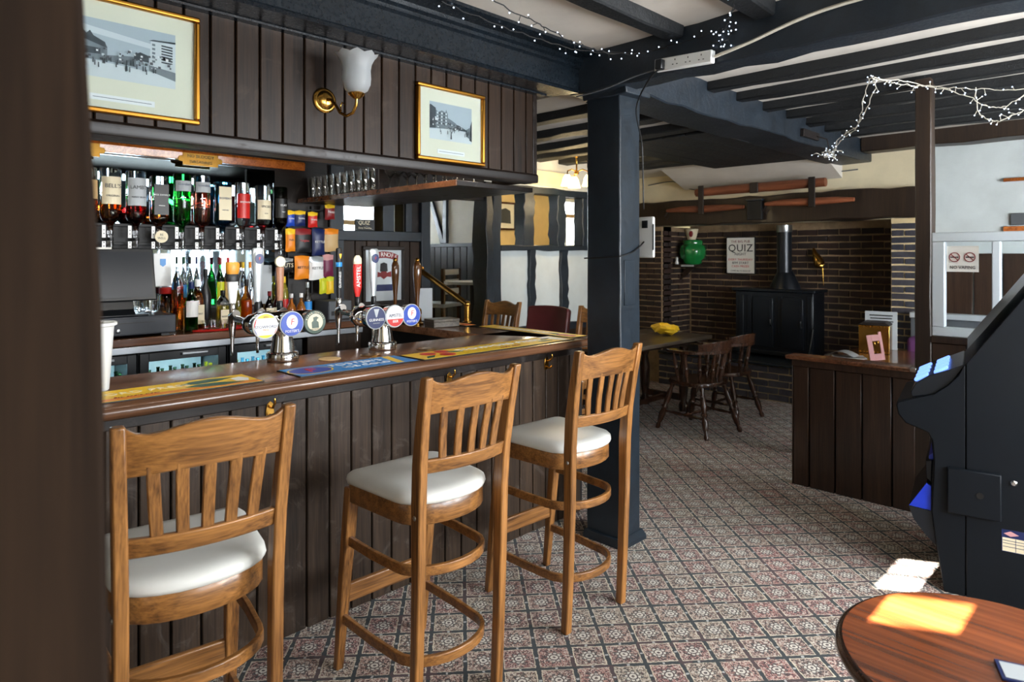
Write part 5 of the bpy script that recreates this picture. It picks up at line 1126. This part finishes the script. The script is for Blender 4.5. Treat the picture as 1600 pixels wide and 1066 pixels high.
for r, z in ((.09, 0), (.11, .02), (.112, .05), (.145, .075), (.155, .13), (.158, .17), (.145, .225), (.115, .245), (.115, .285), (.10, .3), (.0, .3)):
    k = .07 if .06 < z < .24 else .0; rings.append(m.pts([(r*(1-k+k*abs(math.cos(4*2*PI*i/n))*1.6)*math.cos(2*PI*i/n), r*(1-k+k*abs(math.cos(4*2*PI*i/n))*1.6)*math.sin(2*PI*i/n), z) for i in range(n)]))
for a, b in zip(rings, rings[1:]):
    for i in range(n): j = (i+1) % n; m.fc((a+i, a+j, b+j, b+i))
m.build('body', 'green_glaze', t, smooth=60); MB().lathe([(.118, .24), (.121, .25), (.121, .28), (.117, .29)], 24).build('band', 'green_glaze', t, smooth=40)
t = thing('ceramic_ornament', 'brown and white pottery ornament standing behind the green jar', 'ornament', (-4.33, 7.53, 1.4315))
MB().lathe([(.05, 0), (.055, .2), (.05, .3), (.07, .36), (.09, .44), (.04, .45)], 14, squash=.7).build('body', 'cream_label', t, smooth=50); MB().ball((.02, -.05, .38), .03, 8, (1, .5, 1.4)).build('motif', 'dark_red', t)
t = MB().lathe([(.018, 0), (.022, .02), (.012, .05), (.016, .07), (.01, .09)], 10).build('white_figurine', 'white_plastic', smooth=50, loc=(-4.35, 7.215, 1.4315)); tag(t, 'tiny white figurine beside the green jar', 'ornament')
t = thing('brass_horn', 'tarnished brass ornament hung on the fireplace brick right of the flue', 'ornament', (-2.78, 7.60, 1.40))
MB().tube([(-.07, -.03, .22), (-.05, -.04, .16), (-.02, -.04, .10), (.0, -.04, .04), (.02, -.04, .02), (.05, -.04, .05)], [.012, .03, .05, .055, .035, .01], 10).build('body', 'brass', t, smooth=60); MB().tube([(.03, -.04, .0), (.035, -.04, -.1), (.04, -.035, -.19)], [.012, .008, .004], 8).build('tail', 'brass', t, smooth=60)
t = thing('log', 'short pale log lying on the hearth right of the stove', 'log', (-2.50, 7.2, .4015)); MB().box(-.09, -.05, 0, .09, .06, .12).build('block', 'plank_table', t, bevel=.01); 
t = thing('swingletree', 'horse-drawn swingletree of red-brown bars hung over the mantel beam', 'yoke', (-3.12, 6.765, 2.245))
def bar(x0, x1, z, y=-.0): return MB().tube([(x0, y, z), (x0+(x1-x0)*.2, y, z+.006), ((x0+x1)/2, y, z), (x1-(x1-x0)*.2, y, z+.004), (x1, y, z)], [.02, .034, .042, .034, .02], 10)
MB().tube([(-.71, 0, .0), (-.3, 0, .01), (.3, 0, .012), (.69, 0, .015)], [.045, .05, .05, .045], 10).build('main_bar', 'yoke_wood', t, smooth=50)
for xa, xb, xc, z in ((-1.09, -.15, -.62, -.185), (.085, .95, .58, -.17)):
    bar(xa, xb, z).build('swing_bar', 'yoke_wood', t, smooth=50)
    MB().box(xc-.035, -.065, z-.06, xc+.03, -.05, .07).build('iron_strap', 'iron', t, bevel=.004); MB().tube([(xa+.02, -.02, z-.02), (xa+.0, -.05, z-.07), (xa+.03, -.05, z-.1), (xa+.05, -.03, z-.06)], .008, 6).build('hook', 'iron', t, smooth=60)
MB().box(-.06, -.06, -.05, .03, -.045, .06).build('centre_plate', 'iron', t, bevel=.004)
t = thing('mantel_plate', 'small dark plate on the mantel beam under the swingletree', 'lantern', (-3.16, 6.80, 1.95)); MB().box(-.08, -.03, -.03, .08, .02, .17).build('case', 'black_matte', t, bevel=.006); MB().box(-.09, -.04, .17, .09, .02, .19).build('lid', 'black_smooth', t, bevel=.004)  # the dark plate on the mantel, boxed out as case and lid
cable('cable running along the foot of the plaster cove', [(-4.6, 6.97, 2.40), (-4.25, 6.97, 2.42), (-3.95, 6.96, 2.30), (-3.4, 6.96, 2.33), (-2.7, 6.96, 2.36), (-2.2, 6.96, 2.38)], .006, 'mid_grey')

# ------------------------------------------------------------------ rear room chair
t = thing('ladder_back_chair', 'pale ladder-back bar chair seen through the doorway', 'chair', (-5.78, 4.62, 0), 200)
for sx, sy in ((1, 1), (1, -1), (-1, 1), (-1, -1)): MB().box(.17*sx-.018, .17*sy-.018, 0, .17*sx+.018, .17*sy+.018, 1.0 if sx > 0 else 1.40).build('leg', 'chair_wood', t, bevel=.003)
MB().box(-.2, -.2, .98, .2, .2, 1.02).build('seat', 'pale_grey', t, bevel=.01)
for z in (1.12, 1.22, 1.33): MB().box(-.18, -.155, z, -.16, .155, z+.06).build('slat', 'pale_grey', t, bevel=.004)
for z in (.3, .6): MB().box(-.17, -.18, z, .17, -.16, z+.03).box(-.17, .16, z, .17, .18, z+.03).build('stretcher', 'chair_wood', t)
t = thing('poseur_table', 'high dark table with a pale edge behind the doorway', 'table', (-5.15, 4.58, 0)); MB().lathe([(.3, 1.25), (.3, 1.275)], 28).build('top', 'pale_grey', t, smooth=40); MB().lathe([(.2, 0), (.2, .02), (.04, .05), (.035, 1.25)], 18).build('pedestal', 'black_matte', t, smooth=40)

# ------------------------------------------------------------------ low partition, screen and the seats behind
t = thing('low_partition', 'low dark plank partition with a varnished cap rail', 'partition', (-1.47, 4.55, 0))
MB().box(-.37, 0, 0, .37, .05, .85).build('core', 'black_matte', t, smooth=0)
xs_ = [-.371, -.263, -.099, .063, .233, .36]
for a, b in zip(xs_, xs_[1:]): MB().box(a+.003, -.024, .0, b-.003, 0, .80).build('plank', 'partition_wood', t, bevel=.005, seg=1)
MB().box(-.375, -.03, .80, .37, .0, .845).build('rail', 'partition_wood', t, bevel=.003); MB().box(-.376, -.026, 0, -.37, .05, .85).build('end_board', 'partition_wood', t, bevel=.002)
MB().box(-.41, -.06, .845, .36, .085, .873).build('cap', 'mahogany', t, bevel=.008); MB().box(.34, -.065, .85, .372, -.02, .875).build('cap_end', 'steel', t, bevel=.003)
t = thing('glazed_screen', 'dark timber screen with white framed window panes beside the arcade machine', 'screen', (-.72, 4.58, 0))
MB().rough(-.395, -.05, 0, -.31, .05, 2.6, 2, 10, .003).build('post', 'old_oak', t, bevel=.006, seg=1)
MB().box(-.31, -.02, 0, 1.3, .02, 1.06).build('backing', 'black_matte', t, smooth=0)
for k in range(9): MB().box(-.308+k*.175, -.04, 0, -.308+k*.175+.17, -.02, 1.03).build('plank', 'partition_wood', t, bevel=.004, seg=1)
MB().box(-.31, -.05, 1.03, 1.3, .03, 1.07).build('sill', 'partition_wood', t, bevel=.004)
for b in ((-.31, 1.07, 1.3, 1.125), (-.31, 1.625, 1.3, 1.68), (-.31, 1.125, -.245, 1.625), (-.018, 1.125, .022, 1.625), (.28, 1.125, .32, 1.625), (.58, 1.125, .62, 1.625), (.88, 1.125, .92, 1.625)): MB().box(b[0], -.035, b[1], b[2], .02, b[3]).build('window_bar', 'white_paint', t, bevel=.005)
for x0, x1 in ((-.245, -.018), (.022, .28), (.32, .58), (.62, .88), (.92, 1.3)): MB().box(x0, -.008, 1.125, x1, -.004, 1.625).build('pane', 'pane', t, smooth=0)
t = thing('vaping_notice', 'white no vaping notice stuck on the screen window', 'sign', (-.88, 4.5695, 1.505))
MB().box(-.078, -.003, -.055, .078, 0, .095).build('sheet', 'paper', t, smooth=0); text('NO VAPING', .026, t, (0, -.0036, -.03), FR, 'black', sx=.9)
for x in (-.04, .035): 
    MB().tube([(.026*math.cos(2*PI*i/20), -.003, .026*math.sin(2*PI*i/20)) for i in range(21)], .0028, 5).build('ring', 'dark_red', t, loc=(x, 0, .03)); MB().box(-.02, -.0045, -.003, .02, -.0032, .003).build('cigarette', 'black', t, loc=(x, 0, .03)); MB().box(-.024, -.005, -.002, .024, -.0034, .002).build('bar', 'dark_red', t, loc=(x, 0, .03), rot=(0, R(45), 0))
t = thing('side_table', 'brown table behind the low partition', 'table', (-1.62, 5.75, 0))
MB().box(-.40, -.55, .69, .42, .72, .72).build('top', 'mahogany', t, bevel=.005)
for x in (-.36, .38):
    for y in (-.5, .67): MB().box(x-.03, y-.03, 0, x+.03, y+.03, .69).build('leg', 'chair_wood', t, bevel=.003)
MB().box(-.36, -.5, .62, .38, .67, .69).build('apron', 'chair_wood', t)
t = thing('gold_box', 'square embossed gold box on the table behind the partition', 'box', (-1.82, 6.2, .7215), 10)
MB().box(-.115, -.11, 0, .115, .11, .235).build('body', 'brass', t, bevel=.004); MB().prism([(-.12, .235), (.12, .235), (.08, .26), (-.08, .26)], -.115, .115, 1).build('lid', 'iron', t, bevel=.003)
for a in range(8): MB().ball((.035*math.cos(a*PI/4), -.112, .12+.035*math.sin(a*PI/4)), .014, 6, (1, .4, 1)).build('boss', 'brass', t)
m = MB()
for i in range(9):
    for z in (.012, .223): m.ball((-.104+.026*i, -.111, z), .008, 6)
m.build('beading', 'gold', t)
t = thing('reserved_card', 'pale printed card standing behind the gold box', 'sign', (-1.84, 6.42, .7215), 8)
MB().box(-.125, -.004, 0, .125, .0, .33).build('card', 'pale_grey', t); MB().prism([(0, 0), (.08, 0), (0, .2)], -.01, .01, 0).build('strut', 'pale_grey', t)
for i, w in enumerate((.09, .085, .095)): MB().box(-w, -.005, .29-i*.026, w, -.0041, .30-i*.026).build('print_line', 'black', t, smooth=0)
t = thing('pink_frame', 'pink wooden letter-shaped frame leaning by the gold box', 'ornament', (-1.66, 5.72, .7215), 25); t.rotation_euler = (R(-6), R(-8), R(25))
for b in ((-.055, 0, -.02, .20), (.03, 0, .05, .22), (-.02, 0, .03, .05), (-.02, .15, .03, .20)): MB().box(b[0], -.012, b[1], b[2], .012, b[3]).build('bar', 'pink', t, bevel=.002)
t = thing('magazines', 'loose pile of glossy leaflets on the table behind the partition', 'leaflets', (-1.83, 5.45, .7215))
for k in range(5): MB().box(-.11, -.08, 0, .11, .08, .008).build('leaflet', ('paper', 'sky_blue', 'pink', 'tan', 'silver_foil')[k], t, loc=(.01*k, .012*(k % 3), .009*k+.0005), rot=(0, 0, R(12*k-20)))
m = MB(); g = [m.pts([(-.1+.02*i, -.07, .05+.035*math.sin(PI*i/10)), (-.1+.02*i, .07, .05+.035*math.sin(PI*i/10))]) for i in range(11)]
for a, b in zip(g, g[1:]): m.fc((a, b, b+1, a+1))
o = m.build('folded_leaflet', 'silver_foil', t, smooth=60)
t = thing('bench_seat', 'grey high backed settle with purple cushion by the brick pier', 'bench', (-1.50, 6.72, 0))
MB().box(-.22, -.2, 0, .42, .2, .45).build('base', 'partition_wood', t, bevel=.004); MB().box(-.22, .12, .45, .42, .2, 1.02).build('backrest', 'mid_grey', t, bevel=.008); MB().box(-.22, .09, .98, .42, .21, 1.03).build('top_rail', 'pale_grey', t, bevel=.006)
t = MB().box(-.18, -.15, 0, .36, .10, .38).build('purple_cushion', 'purple', bevel=.04, seg=4, loc=(-1.50, 6.70, .4515)); tag(t, 'purple cushion propped on the grey settle', 'cushion')

# ------------------------------------------------------------------ amusement machine on the right
AM = thing('arcade_machine', 'black amusement machine seen from its side at the right edge', 'arcade machine', (-.759, 3.567, 0), 10.5)
prof = [(0, 0), (.70, 0), (.70, 1.78), (.56, 1.76), (.075, 1.04), (.055, 1.0), (.012, .95), (-.04, .905), (-.113, .88), (-.188, .85), (-.193, .83), (-.185, .79), (-.154, .75), (-.10, .732), (-.064, .718), (-.05, .69), (-.042, .60), (-.046, .56), (-.052, .36), (-.034, .215)]
MB().prism(prof, .02, .58, 1).build('cabinet', 'machine_black', AM, smooth=20)
MB().prism([(.084, 0), (.70, 0), (.70, 1.78), (.56, 1.76), (.084, 1.056)], 0, .019, 1).build('side_panel', 'machine_black', AM, bevel=.003)
MB().prism([(-.0, 0), (.080, 0), (.080, 1.05), (.072, 1.036), (.055, .998), (.012, .947), (-.04, .902), (-.113, .877), (-.184, .848), (-.189, .83), (-.181, .795), (-.152, .756), (-.10, .738), (-.06, .722), (-.045, .69), (-.037, .60), (-.047, .36), (-.03, .215)], .002, .019, 1).build('front_side_panel', 'machine_black', AM, bevel=.003)
MB().prism([(-.128, .878), (-.03, .90), (.03, .965), (.078, 1.04), (.074, 1.048), (.012, 1.016), (-.06, .985), (-.113, .945), (-.134, .90)], .02, .57, 1).build('button_deck', 'stove_black', AM, bevel=.004)
for i, (u, z) in enumerate(((-.088, .962), (-.01, 1.005))):
    for j in range(4): MB().box(-.032, -.03, 0, .032, .03, .014).build('button', 'screen_blue', AM, loc=(u, .07+j*.12, z), rot=(0, R(-30), 0), bevel=.006)
MB().box(.012, -.022, .373, .213, 0, .58).build('lock_plate', 'machine_black', AM, bevel=.006); MB().lathe([(.014, 0), (.014, .004), (0, .003)], 16).build('keyhole', 'black', AM, loc=(.135, -.0215, .475), rot=(R(90), 0, 0))
MB().lathe([(.013, 0), (.013, .004), (.008, .009), (0, .009)], 16).build('lock', 'chrome', AM, loc=(.256, -.0005, .548), rot=(R(90), 0, 0), smooth=40)
MB().prism([(-.05, .47), (-.07, .48), (-.141, .362), (-.05, .355)], .02, .034, 1).build('tray_front', 'machine_blue', AM, bevel=.002); MB().prism([(-.05, .47), (-.07, .48), (-.139, .362), (-.05, .355)], .035, .5, 1).build('tray_body', 'stove_black', AM); MB().prism([(-.141, .36), (-.05, .353), (-.034, .20), (-.07, .235), (-.12, .30)], .02, .52, 1).build('cash_tray', 'stove_black', AM, smooth=40)
MB().prism([(-.048, .585), (-.075, .58), (-.07, .5), (-.05, .48)], .04, .52, 1).build('chute', 'stove_black', AM, bevel=.004); MB().prism([(-.042, .62), (-.062, .60), (-.062, .585), (-.042, .585)], .06, .5, 1).build('chute_lip', 'machine_blue', AM)
st_ = MB().box(.213, -.001, .243, .335, .0, .34).build('rating_sticker', 'navy', AM, smooth=0); MB().box(.216, -.0016, .246, .335, -.0009, .305).build('grid_panel', 'cream_label', st_, smooth=0)
m = MB()
for z in (.265, .28, .292): m.box(.217, -.0022, z, .335, -.0015, z+.002)
m.box(.262, -.0022, .247, .264, -.0015, .304); m.box(.292, -.0022, .247, .294, -.0015, .304); m.build('grid_lines', 'navy', st_, smooth=0)
MB().prism([(.22, .322), (.245, .312), (.275, .322), (.245, .335)], -.0018, -.0011, 1).build('emblem', 'pink', st_, smooth=0)
m = MB(); m.quad((.10, .03, 1.11), (.10, .57, 1.11), (.55, .57, 1.76), (.55, .03, 1.76)); m.v = [(x-.012, y, z+.008) for x, y, z in m.v]; m.build('screen_glass', 'stove_black', AM, smooth=0)

# ------------------------------------------------------------------ round table in the foreground
t = thing('round_table', 'round polished wooden table with dark rim in the right foreground', 'table', (-.239, 1.61, 0))
MB().lathe([(.288, .735), (.288, .740), (.0, .7402)], 72).build('top', 'table_wood', t, smooth=30)
MB().lathe([(.25, .705), (.285, .706), (.297, .712), (.302, .722), (.300, .733), (.293, .7385), (.287, .7395), (.287, .71)], 72).build('rim', 'chair_wood', t, smooth=60)
MB().lathe([(.05, .08), (.06, .12), (.035, .2), (.045, .4), (.035, .6), (.07, .69), (.2, .705)], 20).build('pedestal', 'chair_wood', t, smooth=50)
for k in range(3): MB().tube([(0, 0, .16), (.12*math.cos(k*2.094), .12*math.sin(k*2.094), .12), (.26*math.cos(k*2.094), .26*math.sin(k*2.094), .02)], [.03, .028, .02], 8).build('leg', 'chair_wood', t, smooth=60)
t = thing('blue_card', 'small blue card with dark border on the round table', 'card', (-.205, 1.60, .7412), 20); MB().box(-.045, -.035, 0, .045, .035, .004).build('border', 'navy', t, bevel=.001); MB().box(-.038, -.028, .004, .038, .028, .0046).build('face', 'pale_grey', t, smooth=0)

# ------------------------------------------------------------------ lettering becomes plain meshes
def settle_lettering():
    bpy.context.view_layer.update(); dg = bpy.context.evaluated_depsgraph_get()
    for o in [q for q in S.objects if q.type == 'FONT']:
        me = bpy.data.meshes.new_from_object(o.evaluated_get(dg)); n = bpy.data.objects.new('lettering', me); COL.objects.link(n)
        n.parent = o.parent; n.location = o.location; n.rotation_euler = o.rotation_euler; n.scale = o.scale
        cu = o.data; bpy.data.objects.remove(o); bpy.data.curves.remove(cu)
settle_lettering()
